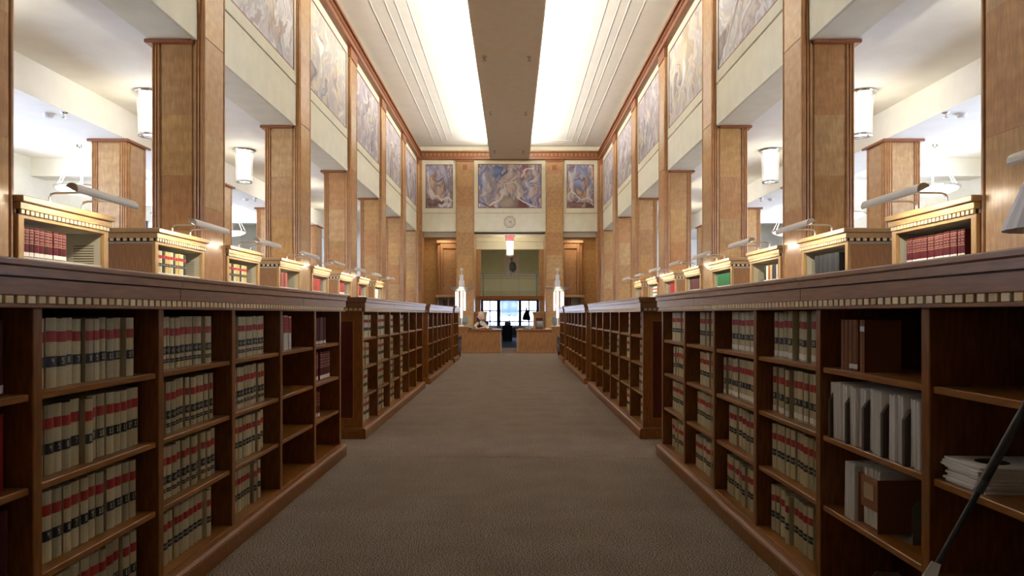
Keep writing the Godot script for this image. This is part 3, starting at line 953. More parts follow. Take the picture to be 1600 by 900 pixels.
func reading_lamp(s: int, d: float, label: String) -> void:
	var o := thing("reading_lamp", label, "lamp", at(s * 3.11, 2.04, d), "tube lamps over the tall bookcases")
	var x := -s * 0.27
	var y := 0.06
	var shade := Shape.new()
	var arc := PackedVector2Array()
	for i in 11:
		var a := PI * (i / 10.0) * 1.06 - 0.1 + s * 0.5
		arc.append(Vector2(cos(a) * 0.044, sin(a) * 0.044))
	for i in 11:
		var a := PI * ((10 - i) / 10.0) * 1.06 - 0.1 + s * 0.5
		arc.append(Vector2(cos(a) * 0.04, sin(a) * 0.04))
	shade.prism(arc, Vector3(x, y, -0.37), Vector3.RIGHT, Vector3.UP, Vector3(0, 0, 0.74))
	part(o, "lamp_shade", shade.mesh(), m.shade_metal)
	for e in [-0.37, 0.366]:
		var cap := Shape.new()
		var half := PackedVector2Array()
		for i in 11:
			half.append(Vector2.from_angle(PI * i / 10.0 + s * 0.5) * 0.041)
		cap.prism(half, Vector3(x, y, e), Vector3.RIGHT, Vector3.UP, Vector3(0, 0, 0.004))
		part(o, "end_cap", cap.mesh(), m.shade_metal)
	var tube := Shape.new()
	tube.tube([Vector3(x, y + 0.008, -0.35), Vector3(x, y + 0.008, 0.35)], 0.016, 10)
	part(o, "lamp_tube", tube.mesh(), m.white_tube)
	for e in [-0.17, 0.19]:
		var arm := Shape.new()
		arm.tube([Vector3(0, 0, e), Vector3(0, 0.035, e), Vector3(-s * 0.012, 0.056, e), Vector3(-s * 0.04, 0.064, e), Vector3(x + s * 0.02, 0.068, e)], 0.008, 8)
		part(o, "arm", arm.mesh(), m.brushed)
	var l := AreaLight3D.new()
	l.name = "tube_light"
	l.area_size = Vector2(0.035, 0.68)
	l.light_color = Color8(255, 240, 214)
	l.light_energy = 0.28
	l.area_range = 12.0
	l.shadow_enabled = true
	o.add_child(l, true)
	l.position = Vector3(x + s * 0.012, y - 0.014, 0)
	l.basis = Basis(Vector3(0, 0, 1), s * 0.5) * Basis(Vector3(1, 0, 0), -PI / 2)


# ---------------------------------------------------------------- books

var letters := {
	"0": "757557", "1": "262227", "2": "717447", "3": "717117", "4": "557111", "5": "747117", "6": "747557", "7": "711122", "8": "757557", "9": "757117"}


func label_picture(ground: Color, ink: Color, kind: String) -> ImageTexture:
	var p := Image.create(64, 64, false, Image.FORMAT_RGB8)
	p.fill(ground)
	if kind == "lines":
		for y in [8, 22, 36, 50]:
			var x := 8
			rng.seed = y * 13
			while x < 54:
				var w := rng.randi_range(3, 8)
				p.fill_rect(Rect2i(x, y, w, 6), ground.lerp(ink, 0.7))
				x += w + 3
		p.fill_rect(Rect2i(0, 0, 64, 3), ground.lerp(ink, 0.8))
		p.fill_rect(Rect2i(0, 61, 64, 3), ground.lerp(ink, 0.8))
	elif kind == "ring":
		for y in 64:
			for x in 64:
				var q := Vector2((x - 32) / 16.0, (y - 32) / 13.0).length()
				if q > 0.62 and q < 1.0:
					p.set_pixel(x, y, ink)
		p.fill_rect(Rect2i(6, 30, 8, 4), ink)
		p.fill_rect(Rect2i(50, 30, 8, 4), ink)
	elif kind == "bars":
		p.fill_rect(Rect2i(0, 26, 64, 12), ink)
	else:
		for i in kind.length():
			var rows: String = letters[kind[i]]
			for r in 6:
				var bits := rows[r].to_int()
				for b in 3:
					if bits & (4 >> b):
						p.fill_rect(Rect2i(32 - kind.length() * 10 + i * 20 + b * 5 + 3, 12 + r * 6, 5, 6), ink)
	return ImageTexture.create_from_image(p)


func printed(picture: Texture2D) -> StandardMaterial3D:
	var s := plain(Color.WHITE, 0.5)
	s.albedo_texture = picture
	return s


func cloth(color: Color) -> StandardMaterial3D:
	return grained(color.darkened(0.12), color.lightened(0.04), Vector3(5, 5, 5), 0.62, 26, 0.05, 0.4)


func make_book_materials() -> void:
	m.tan = [cloth(Color8(206, 194, 154)), cloth(Color8(196, 184, 146)), cloth(Color8(212, 200, 162)), cloth(Color8(184, 174, 140))]
	m.red_label = printed(label_picture(Color8(158, 16, 24), Color8(176, 92, 62), "lines"))
	m.ring_label = printed(label_picture(Color8(36, 34, 38), Color8(176, 166, 132), "ring"))
	m.bar_label = printed(label_picture(Color8(36, 34, 38), Color8(150, 142, 110), "bars"))
	m.number_labels = []
	for i in range(1, 16):
		m.number_labels.append(printed(label_picture(Color8(30, 32, 42), Color8(190, 176, 130), str(i))))
	m.sticker = plain(Color8(232, 230, 222), 0.7)
	m.gold_lines = printed(label_picture(Color8(96, 24, 34), Color8(206, 176, 120), "lines"))
	m.maroon = cloth(Color8(98, 22, 34))
	m.dark_maroon = cloth(Color8(74, 22, 24))
	m.red_cloth = cloth(Color8(150, 26, 32))
	m.pink_red = cloth(Color8(176, 92, 78))
	m.green_cloth = cloth(Color8(44, 108, 62))
	m.dark_green = cloth(Color8(60, 66, 40))
	m.plum = cloth(Color8(104, 66, 62))
	m.charcoal = cloth(Color8(46, 46, 48))
	m.white_cloth = cloth(Color8(226, 222, 208))
	m.brown_cloth = cloth(Color8(150, 96, 62))
	m.yellow_tan = cloth(Color8(206, 180, 118))


func arc_of(w: float) -> PackedVector2Array:
	var out := PackedVector2Array()
	for i in 5:
		var t := -1.0 + i / 2.0
		out.append(Vector2(t * w / 2, -0.007 * t * t))
	return out


func cover_mesh(w: float, h: float, deep: float) -> Mesh:
	var key := "cover %.3f %.3f %.3f" % [w, h, deep]
	if not meshes.has(key):
		var p := arc_of(w)
		p.append_array([Vector2(w / 2, -deep), Vector2(w / 2 - 0.003, -deep), Vector2(w / 2 - 0.003, -0.012), Vector2(-w / 2 + 0.003, -0.012), Vector2(-w / 2 + 0.003, -deep), Vector2(-w / 2, -deep)])
		var s := Shape.new()
		s.prism(p, Vector3.ZERO, Vector3.RIGHT, Vector3(0, 0, 1), Vector3(0, h, 0))
		meshes[key] = s.mesh()
	return meshes[key]


func band_mesh(w: float, y0: float, y1: float) -> Mesh:
	var key := "band %.3f %.4f %.4f" % [w, y0, y1]
	if not meshes.has(key):
		var s := Shape.new()
		var a := arc_of(w)
		for i in 4:
			var p := Vector3(a[i].x, 0, a[i].y + 0.0009)
			var q := Vector3(a[i + 1].x, 0, a[i + 1].y + 0.0009)
			var up := Vector3.UP
			var out := Vector3(0, 0, 1)
			var u0 := i / 4.0
			var u1 := (i + 1) / 4.0
			s.tri(p + up * y0, q + up * y0, q + up * y1, out, Vector2(u0, 1), Vector2(u1, 1), Vector2(u1, 0))
			s.tri(p + up * y0, q + up * y1, p + up * y1, out, Vector2(u0, 1), Vector2(u1, 0), Vector2(u0, 0))
		meshes[key] = s.mesh()
	return meshes[key]


# a bound book: spine to local +z, standing on y = 0; BANDS are [from, to, material, name] as shares of the height
func book(called: String, label: String, group: String, where: Vector3, turn: float, w: float, h: float, deep: float, cover: Material, bands: Array) -> Node3D:
	var o := thing(called, label, "book", where, group, turn)
	part(o, "cover", cover_mesh(w, h, deep), cover)
	part(o, "page_block", box_mesh(Vector3(w - 0.006, h - 0.008, deep - 0.018), 0.0), m.page, Vector3(0, h / 2 - 0.001, -deep / 2 - 0.004))
	for b in bands:
		part(o, b[3], band_mesh(w, h * b[0], h * b[1]), b[2])
	return o


func bands_of(style: String, i: int) -> Array:
	match style:
		"number":
			return [[0.655, 0.81, m.red_label, "red_label"], [0.295, 0.45, m.number_labels[i % 15], "black_label"]]
		"ring":
			return [[0.645, 0.79, m.red_label, "red_label"], [0.28, 0.44, m.ring_label, "black_label"], [0.12, 0.2, m.bar_label, "black_band"]]
		"sticker":
			return [[0.655, 0.8, m.red_label, "red_label"], [0.3, 0.44, m.number_labels[(i * 3) % 15], "black_label"], [0.04, 0.15, m.sticker, "sticker"]]
		"simple":
			return [[0.655, 0.8, m.red_label, "red_label"], [0.3, 0.44, m.bar_label, "black_label"]]
		"maroon":
			return [[0.45, 0.92, m.gold_lines, "gold_title"], [0.03, 0.17, m.sticker, "sticker"]]
		"marked":
			return [[0.03, 0.14, m.sticker, "sticker"]]
		"half":
			return [[0.5, 0.96, m.red_label, "red_label"]]
	return []


# ---------------------------------------------------------------- low bookcases along the aisle

const BAY := 0.771
const LOW_FRONT := 1.425
const SPINE := 1.49
const SHELF_TOPS := [0.998, 0.705, 0.411, 0.117]


# the shelves of the right-hand cases sit a little higher
func shelf_y(s: int, row: int) -> float:
	return SHELF_TOPS[row] + ([0.042, 0.042, 0.036, 0.0] if s > 0 else [0.016, 0.012, 0.008, 0.0])[row]


func low_case(s: int, d0: float, bays: int, label: String, fine: bool) -> Node3D:
	var d1 := d0 + bays * BAY + 0.045
	var x0 := LOW_FRONT
	var x1 := 2.045
	var o := thing("low_bookcase", label, "bookcase", at(s * (x0 + x1) / 2, 0, (d0 + d1) / 2), "low bookcases along the aisle")
	var b := 1.385
	board(o, "plinth", s * b, s * (x1 + 0.04), 0, 0.085, d0 - 0.04, d1 + 0.04, m.low_wood, 0.004)
	var lip := Shape.new()
	lip.prism(PackedVector2Array([Vector2(b, 0.085), Vector2(b, 0.092), Vector2(b + 0.012, 0.106), Vector2(b + 0.03, 0.11), Vector2(x1 + 0.03, 0.11), Vector2(x1 + 0.04, 0.085)]), at(0, 0, d0 - 0.04) - o.position, Vector3(s, 0, 0), Vector3.UP, Vector3(0, 0, -(d1 - d0 + 0.08)))
	part(o, "plinth_moulding", lip.mesh(), m.low_wood)
	for i in bays + 1:
		var e := d0 + BAY * i
		if i == 0 or i == bays:
			board(o, "end_upright", s * x0, s * x1, 0.11, 1.29, e, e + 0.045, m.low_wood, 0.003)
		else:
			board(o, "upright", s * x0, s * (x0 + 0.33), 0.11, 1.29, e, e + 0.045, m.low_wood, 0.003)
	board(o, "back_panel", s * (x0 + 0.31), s * (x0 + 0.33), 0.11, 1.29, d0, d1, m.panel_wood)
	board(o, "rear_panel", s * (x1 - 0.02), s * x1, 0.11, 1.29, d0 + 0.045, d1 - 0.045, m.panel_wood)
	board(o, "bottom_board", s * (x0 + 0.005), s * (x0 + 0.31), 0.1, 0.117, d0 + 0.01, d1 - 0.01, m.shelf_wood)
	for i in bays:
		var e := d0 + BAY * i + 0.045
		for r in 3:
			board(o, "shelf", s * (x0 + 0.012), s * (x0 + 0.31), shelf_y(s, r) - 0.024, shelf_y(s, r), e, e + BAY - 0.045, m.shelf_wood, 0.003)
		for q in [0.2, 0.52]:
			board(o, "shelf_standard", s * (x0 + 0.305), s * (x0 + 0.312), 0.12, 1.28, e + q - 0.006, e + q + 0.006, m.standard_strip)
	# inset panel on the ends
	for e in [[d0 - 0.004, d0], [d1, d1 + 0.004]]:
		for q in [[x0 + 0.09, x0 + 0.1, 0.2, 1.2], [x1 - 0.1, x1 - 0.09, 0.2, 1.2], [x0 + 0.1, x1 - 0.1, 1.19, 1.2], [x0 + 0.1, x1 - 0.1, 0.2, 0.21]]:
			board(o, "end_bead", s * q[0], s * q[1], q[2], q[3], e[0], e[1], m.inlay)
		board(o, "end_panel", s * (x0 + 0.1), s * (x1 - 0.1), 0.21, 1.19, e[0] + 0.002, e[1], m.panel_wood)
	# crown: dentil course, frieze, top
	board(o, "dentil_bed", s * (b + 0.024), s * (x1 + 0.016), 1.289, 1.33, d0 - 0.016, d1 + 0.016, m.dentil_bed)
	board(o, "bed_strip", s * (b + 0.008), s * (x1 + 0.03), 1.288, 1.3, d0 - 0.03, d1 + 0.03, m.crown_wood, 0.002)
	var pitch := 0.047
	var rest := Shape.new()
	var d := d0 + 0.02
	while d < d1:
		if fine and d < 2.6 and d > 1.5:
			var tooth := board(o, "dentil", s * (b + 0.01), s * (b + 0.028), 1.301, 1.326, d - 0.017, d + 0.017, m.dentil[int(d * 97) % 3], 0.002)
			tooth.name = "dentil"
		else:
			rest.box(at(s * (b + 0.019), 1.3135, d) - o.position, Vector3(0.018, 0.025, 0.034))
		d += pitch
	var x := b + 0.06
	while x < x1:
		for e in [d0 - 0.02, d1 + 0.02]:
			rest.box(at(s * x, 1.3135, e) - o.position, Vector3(0.034, 0.025, 0.018))
		x += pitch
	part(o, "dentil_course", rest.mesh(), m.dentil[0]).set_meta("kind", "stuff")
	# the frieze and the top come in lengths, joined where the photograph shows a seam
	var seams := [d0 - 0.035]
	if bays > 3:
		seams.append(d0 + BAY * bays * 0.36)
		seams.append(d0 + BAY * bays * 0.75)
	seams.append(d1 + 0.035)
	for i in seams.size() - 1:
		var a: float = seams[i] + (0.0012 if i else 0.0)
		var z: float = seams[i + 1] - (0.0012 if i < seams.size() - 2 else 0.0)
		board(o, "frieze_board", s * (b + 0.006), s * (x1 + 0.034), 1.326, 1.38, a, z, m.crown_wood, 0.002)
		var top := Shape.new()
		top.prism(PackedVector2Array([Vector2(b - 0.004, 1.384), Vector2(b - 0.004, 1.412), Vector2(b - 0.012, 1.418), Vector2(b - 0.012, 1.432), Vector2(b - 0.006, 1.437), Vector2(x1 + 0.05, 1.437), Vector2(x1 + 0.05, 1.384)]), at(0, 0, a) - o.position, Vector3(s, 0, 0), Vector3.UP, Vector3(0, 0, -(z - a)))
		part(o, "top_board", top.mesh(), m.crown_wood)
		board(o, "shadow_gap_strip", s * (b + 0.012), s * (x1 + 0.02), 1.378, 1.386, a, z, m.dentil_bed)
	return o


# a row of books on one shelf of a low bookcase, from the camera's end outwards
func low_row(s: int, d0: float, bay: int, row: int, skip: float, until: float, style: String, covers: Array, kind: String, height := 0.242, thick := [0.044, 0.048, 0.052, 0.056]) -> void:
	var d := d0 + BAY * bay + 0.045 + skip
	var stop := d0 + BAY * (bay + 1) - until
	var case_words := "left front bookcase" if s < 0 else "right front bookcase"
	var i := 0
	while i < 20:
		var w: float = thick[rng.randi() % thick.size()]
		if d + w > stop:
			w = thick[0]
		if d + w > stop:
			break
		var pull := rng.randf_range(-0.006, 0.004)
		if rng.randf() < 0.05:
			pull = -0.014
		elif rng.randf() < 0.05:
			pull = 0.018
		var h := height - 0.003 * (rng.randi() % 3)
		var label := "%s %s from near end, %s shelf, %s bay, %s" % [NTH[i], kind, ROWS[row], NTH[bay], case_words]
		book(kind.replace("-", "_").replace(" ", "_") if kind != "tan law book" else "law_book", label, "%ss, %s shelf, %s bay of the %s" % [kind, ROWS[row], NTH[bay], case_words], at(s * (SPINE - pull), shelf_y(s, row), d + w / 2), -s * PI / 2, w - 0.0015, h, 0.19, covers[rng.randi() % covers.size()], bands_of(style, i + bay))
		d += w + (0.012 if rng.randf() < 0.06 else 0.0)
		i += 1


func low_cases() -> void:
	rng.seed = 4242
	low_case(-1, 1.4, 6, "long low wooden bookcase of tan law books, front one on the left", true)
	low_case(1, 1.4, 6, "long low wooden bookcase with white pamphlets, front one on the right", true)
	low_case(-1, 6.94, 6, "low wooden bookcase, second on the left side of the aisle", false)
	low_case(1, 6.94, 6, "low wooden bookcase, second on the right side of the aisle", false)
	low_case(-1, 12.3, 6, "low wooden bookcase, third on the left side of the aisle", false)
	low_case(1, 12.3, 6, "low wooden bookcase, third on the right side of the aisle", false)
	low_case(-1, 17.6, 2, "short low bookcase at the far left end of the aisle", false)
	low_case(1, 17.6, 2, "short low bookcase at the far right end of the aisle", false)

	# left front bookcase
	low_row(-1, 1.4, 0, 0, 0.6, 0.01, "marked", [m.dark_maroon], "dark maroon book")
	low_row(-1, 1.4, 0, 1, 0.6, 0.01, "", [m.red_cloth], "plain red book")
	low_row(-1, 1.4, 0, 2, 0.6, 0.01, "marked", [m.dark_maroon], "dark maroon book")
	for r in 4:
		low_row(-1, 1.4, 1, r, 0.005, 0.02, "number", m.tan, "tan law book")
		low_row(-1, 1.4, 2, r, 0.005, 0.05 + 0.02 * (r % 2), "ring" if r < 3 else "simple", m.tan, "tan law book")
		low_row(-1, 1.4, 3, r, 0.005, 0.1 if r < 3 else 0.16, "ring" if r < 2 else "simple", m.tan, "tan law book")
	low_row(-1, 1.4, 4, 0, 0.01, 0.34, "half", [m.white_cloth], "red-topped white book")
	low_row(-1, 1.4, 4, 0, 0.39, 0.3, "", [m.dark_green], "thin dark green book", 0.215, [0.02])
	low_row(-1, 1.4, 5, 0, 0.02, 0.2, "marked", [m.plum, m.dark_maroon], "dark maroon book", 0.225, [0.05, 0.058])
	low_row(-1, 1.4, 5, 1, 0.02, 0.02, "maroon", [m.maroon], "maroon book", 0.235, [0.05, 0.055])
	low_row(-1, 1.4, 5, 2, 0.02, 0.34, "maroon", [m.maroon], "maroon book", 0.225, [0.05])
	# right front bookcase: only the far part of a bay shows past the uprights
	for r in 4:
		low_row(1, 1.4, 5, r, 0.28, 0.05, "simple", m.tan, "tan law book")
		low_row(1, 1.4, 4, r, 0.22, [0.17, 0.16, 0.08, 0.06][r], "simple", m.tan, "tan law book")
		low_row(1, 1.4, 3, r, 0.16, [0.1, 0.03, 0.08, 0.02][r], "sticker" if r < 2 else "simple", m.tan, "tan law book")
		low_row(1, 1.4, 2, r, 0.02 if r < 3 else 0.2, [0.07, 0.03, 0.03, 0.02][r], "sticker" if r < 2 else "simple", m.tan, "tan law book", 0.242, [0.05, 0.056, 0.06])
	low_row(1, 1.4, 2, 3, 0.02, 0.58, "", [m.brown_cloth], "thin brown book", 0.21, [0.022, 0.03])

	# everything farther: one mass of books, too many to count
	var far := Shape.new()
	far.tinted = true
	rng.seed = 77
	for q in [[-1, 6.94], [1, 6.94], [-1, 12.3], [1, 12.3], [-1, 17.6]]:
		for bay in 6:
			for r in 4:
				if not (q[0] < 0 and q[1] < 7 and (bay < 4 or r < 2) or q[0] > 0 and q[1] < 7 and (bay < 4 and r > 0 or bay == 1 or bay < 2) or q[0] < 0 and q[1] > 12 and q[1] < 13 and r < 3):
					continue
				var d: float = q[1] + BAY * bay + 0.05
				var stop: float = d + BAY - 0.06
				if q[0] > 0:
					stop -= rng.randf_range(0.1, 0.28)
				else:
					stop -= rng.randf_range(0.0, 0.16)
				if q[1] < 7 and q[0] < 0 and bay > 3:
					stop -= 0.3
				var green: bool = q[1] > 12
				while d < stop - 0.06:
					var w := rng.randf_range(0.044, 0.056)
					var h := rng.randf_range(0.232, 0.243)
					var x := SPINE - rng.randf_range(-0.006, 0.004)
					var y: float = shelf_y(q[0], r)
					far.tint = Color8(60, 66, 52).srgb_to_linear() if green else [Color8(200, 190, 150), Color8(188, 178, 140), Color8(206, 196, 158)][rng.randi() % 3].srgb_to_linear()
					if rng.randf() < 0.08:
						far.tint = Color8(70, 66, 54).srgb_to_linear()
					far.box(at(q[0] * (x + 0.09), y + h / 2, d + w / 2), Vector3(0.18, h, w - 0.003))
					var tan_tint := far.tint
					for e in [[0.66, 0.8, Color8(140, 24, 26) if not green else Color8(130, 120, 92)], [0.3, 0.44, Color8(34, 34, 40)]]:
						far.tint = e[2].srgb_to_linear()
						far.box(at(q[0] * (x - 0.001), y + h * (e[0] + e[1]) / 2, d + w / 2), Vector3(0.004, h * (e[1] - e[0]), w - 0.004))
					far.tint = tan_tint
					d += w
	var mass := part(self, "law_book_rows", far.mesh(), plain(Color.WHITE, 0.6))
	mass.material_override.vertex_color_use_as_albedo = true
	mass.set_meta("kind", "stuff")
	mass.set_meta("label", "rows of tan law books filling the farther low bookcases")
	mass.set_meta("category", "books")


# pamphlets, boxes and papers in the right front bookcase
func right_case_contents() -> void:
	rng.seed = 31
	var near := 1.4 + BAY * 1 + 0.045
	var far := 1.4 + BAY * 2
	# top: brown bound volumes beside a bare stretch of shelf
	for i in 5:
		var d := far - 0.12 - 0.034 * (4 - i) - (0.018 if i == 0 else 0.0)
		book("brown_volume", "brown cloth volume in the bay with white pamphlets, %s from the near side" % NTH[4 - i if false else i], "brown volumes in the pamphlet bay", at(1.46, shelf_y(1, 0), d), -PI / 2, 0.03, 0.205, 0.15, m.brown_cloth, [[0.05 if i else 0.78, 0.14 if i else 0.88, m.sticker, "sticker"]] if i < 3 else [])
	# second shelf: white pamphlets between grey dividers
	var d := near + 0.02
	var n := 0
	var split := 0
	while d < far - 0.06:
		if n % 4 == 3:
			var v := thing("bookend", "brown board divider among the white pamphlets, %s from the near side" % NTH[split], "divider", at(1.438, shelf_y(1, 1), d + 0.008), "dividers among the pamphlets")
			var s := Shape.new()
			s.prism(PackedVector2Array([Vector2(0, 0), Vector2(0.24, 0), Vector2(0.24, 0.22), Vector2(0.09, 0.215), Vector2(0.02, 0.19), Vector2(0, 0.16)]), Vector3(0, 0, 0.008), Vector3.RIGHT, Vector3.UP, Vector3(0, 0, -0.016))
			part(v, "board", s.mesh(), m.divider)
			part(v, "foot_plate", box_mesh(Vector3(0.2, 0.003, 0.05), 0.0), m.dark_grey, Vector3(0.12, 0.0015, 0))
			d += 0.02
			split += 1
		var w := rng.randf_range(0.02, 0.034)
		pamphlet(at(1.45 + rng.randf_range(-0.008, 0.01), shelf_y(1, 1), d + w / 2), w, rng.randf_range(0.228, 0.24), "white stapled pamphlet, second shelf beside the brown dividers, %s from the near side" % NTH[n])
		d += w + 0.003
		n += 1
	# third shelf: pamphlets in a brown open box, a steel bookend
	d = near + 0.34
	var box := thing("magazine_box", "brown cardboard magazine box holding white pamphlets, third shelf", "box", at(1.46, shelf_y(1, 2), d + 0.06))
	var bs := Shape.new()
	bs.box(Vector3(0.13, 0.1, -0.07), Vector3(0.26, 0.2, 0.004))
	bs.box(Vector3(0.13, 0.1, 0.07), Vector3(0.26, 0.2, 0.004))
	bs.box(Vector3(0.13, 0.003, 0), Vector3(0.26, 0.006, 0.14))
	bs.box(Vector3(0.258, 0.1, 0), Vector3(0.004, 0.2, 0.14))
	bs.box(Vector3(0.002, 0.14, 0.01), Vector3(0.004, 0.12, 0.12))
	part(box, "box_body", bs.mesh(), m.brown_cloth)
	part(box, "label_card", box_mesh(Vector3(0.002, 0.06, 0.07), 0.0), plain(Color8(190, 160, 116), 0.7), Vector3(-0.001, 0.145, 0.01))
	for i in 4:
		pamphlet(at(1.475, shelf_y(1, 2) + 0.006, d + 0.012 + 0.031 * i), 0.026, 0.222, "white pamphlet inside the brown cardboard box, %s from the near side" % NTH[i])
	for i in 3:
		pamphlet(at(1.45, shelf_y(1, 2), d + 0.155 + 0.028 * i), 0.024, 0.226, "white pamphlet standing beyond the brown cardboard box, %s in line" % NTH[i])
	steel_bookend(at(1.52, shelf_y(1, 2), near + 0.21), "grey steel bookend beside the brown cardboard box")
	steel_bookend(at(1.48, shelf_y(1, 3), near + 0.42), "grey steel bookend alone on the bottom shelf of the right front bookcase")
	# nearest bay: a pile of pamphlets on the third shelf
	for i in 9:
		var o := thing("flat_pamphlet", "flat white pamphlet in the pile near the black pole, %s from the bottom" % NTH[i], "pamphlet", at(1.575 + rng.randf_range(-0.012, 0.012), shelf_y(1, 1) + 0.0085 * i, 2.06 + rng.randf_range(-0.01, 0.01)), "pile of flat pamphlets", rng.randf_range(-0.05, 0.05))
		part(o, "pages", box_mesh(Vector3(0.24, 0.0082, 0.18), 0.002), m.white_paper, Vector3(0, 0.0043, 0))
		if i == 8:
			var seal := Shape.new()
			seal.lathe([Vector2(0.045, 0), Vector2(0.045, 0.0006), Vector2(0.001, 0.0006)], Vector3(-0.03, 0.0086, 0), 20)
			part(o, "round_emblem", seal.mesh(), m.black)


func pamphlet(where: Vector3, w: float, h: float, label: String) -> void:
	var o := thing("pamphlet", label, "pamphlet", where, "white pamphlets in the right front bookcase")
	o.rotation.x = rng.randf_range(-0.03, 0.03)
	var leaves := 4
	for i in leaves:
		part(o, "booklet", box_mesh(Vector3(0.2, h - 0.004 * (i % 2), w / leaves - 0.0008), 0.0012), m.white_paper, Vector3(0.1 + 0.003 * ((i * 7) % 3), (h - 0.004 * (i % 2)) / 2, -w / 2 + w / leaves * (i + 0.5)))


func steel_bookend(where: Vector3, label: String) -> void:
	var o := thing("bookend", label, "bookend", where)
	var s := Shape.new()
	var outer := PackedVector2Array([Vector2(0, 0), Vector2(0.03, 0), Vector2(0.03, 0.1), Vector2(0.045, 0.12), Vector2(0.085, 0.12), Vector2(0.1, 0.1), Vector2(0.1, 0), Vector2(0.13, 0), Vector2(0.13, 0.13), Vector2(0.11, 0.155), Vector2(0.02, 0.155), Vector2(0, 0.13)])
	s.prism(outer, Vector3(0, 0, 0.001), Vector3.RIGHT, Vector3.UP, Vector3(0, 0, -0.002))
	part(o, "upright_plate", s.mesh(), m.grey_plastic)
	part(o, "foot_plate", box_mesh(Vector3(0.13, 0.002, 0.11), 0.0), m.grey_plastic, Vector3(0.065, 0.001, -0.055))


# ---------------------------------------------------------------- tall bookcases between the columns

func tall_case(s: int, d0: float, d1: float, label: String, lamp_label: String) -> void:
	var f := 3.13
	var r := 3.62
	var o := thing("tall_bookcase", label, "bookcase", at(s * (f + r) / 2, 0, (d0 + d1) / 2), "tall bookcases between the columns")
	for e in [[d0, d0 + 0.055], [d1 - 0.055, d1]]:
		board(o, "stile", s * f, s * (f + 0.03), 0, 1.91, e[0], e[1], m.case_upright, 0.003)
	board(o, "side_panel", s * (f + 0.03), s * r, 0, 1.91, d0, d0 + 0.03, m.case_side)
	board(o, "side_panel", s * (f + 0.03), s * r, 0, 1.91, d1 - 0.03, d1, m.case_side)
	board(o, "back_panel", s * (r - 0.02), s * r, 0, 1.91, d0 + 0.03, d1 - 0.03, m.metal)
	board(o, "head_rail", s * f, s * (f + 0.03), 1.9, 1.925, d0, d1, m.case_wood, 0.002)
	board(o, "ceiling_board", s * (f + 0.03), s * r, 1.9, 1.92, d0, d1, m.metal)
	for y in [0.3, 0.62, 0.95, 1.3, 1.65]:
		board(o, "shelf", s * (f + 0.025), s * (r - 0.02), y - 0.02, y, d0 + 0.04, d1 - 0.04, m.metal, 0.002)
	for e in [[d0 + 0.03, d0 + 0.045], [d1 - 0.045, d1 - 0.03]]:
		var plate := board(o, "metal_end", s * (f + 0.03), s * (r - 0.02), 1.65, 1.9, e[0], e[1], m.metal)
		var slots := Shape.new()
		for i in 8:
			slots.box(Vector3(-s * 0.08, -0.11 + 0.02 * i, (0.008 if e[0] > (d0 + d1) / 2 else -0.008)), Vector3(0.16, 0.005, 0.002))
		part(plate, "slot_row", slots.mesh(), m.slot)
	# crown
	board(o, "dentil_bed", s * (f - 0.002), s * r, 1.925, 1.955, d0, d1, m.dentil_bed)
	board(o, "frieze", s * (f - 0.022), s * (r + 0.02), 1.955, 2.0, d0 - 0.01, d1 + 0.01, m.case_wood, 0.003)
	board(o, "top_board", s * (f - 0.045), s * (r + 0.03), 2.003, 2.045, d0 - 0.02, d1 + 0.02, m.case_wood, 0.006)
	var teeth := Shape.new()
	var d := d0 + 0.02
	while d < d1:
		teeth.box(at(s * (f - 0.009), 1.94, d) - o.position, Vector3(0.016, 0.026, 0.028))
		d += 0.045
	var x := f + 0.03
	while x < r:
		teeth.box(at(s * x, 1.94, d0 - 0.006) - o.position, Vector3(0.03, 0.026, 0.014))
		x += 0.06
	part(o, "dentil_course", teeth.mesh(), m.dentil[2]).set_meta("kind", "stuff")
	reading_lamp(s, (d0 + d1) / 2 - 0.04, lamp_label)


func tall_row(s: int, d0: float, d1: float, near_gap: float, far_gap: float, covers: Array, style: String, thick: float, height: float, kind: String, case_words: String) -> void:
	var d := d0 + 0.05 + near_gap
	var i := 0
	while d + thick < d1 - 0.05 - far_gap and i < 20:
		var w := thick * rng.randf_range(0.9, 1.12)
		book(kind.replace("-", "_").replace(" ", "_"), "%s %s in the %s" % [NTH[i], kind, case_words], "%ss in the %s" % [kind, case_words], at(s * (3.165 + rng.randf_range(0, 0.008)), 1.65, d + w / 2), -s * PI / 2, w - 0.001, height - 0.002 * (rng.randi() % 3), 0.17, covers[i % covers.size()], bands_of(style, i))
		d += w
		i += 1


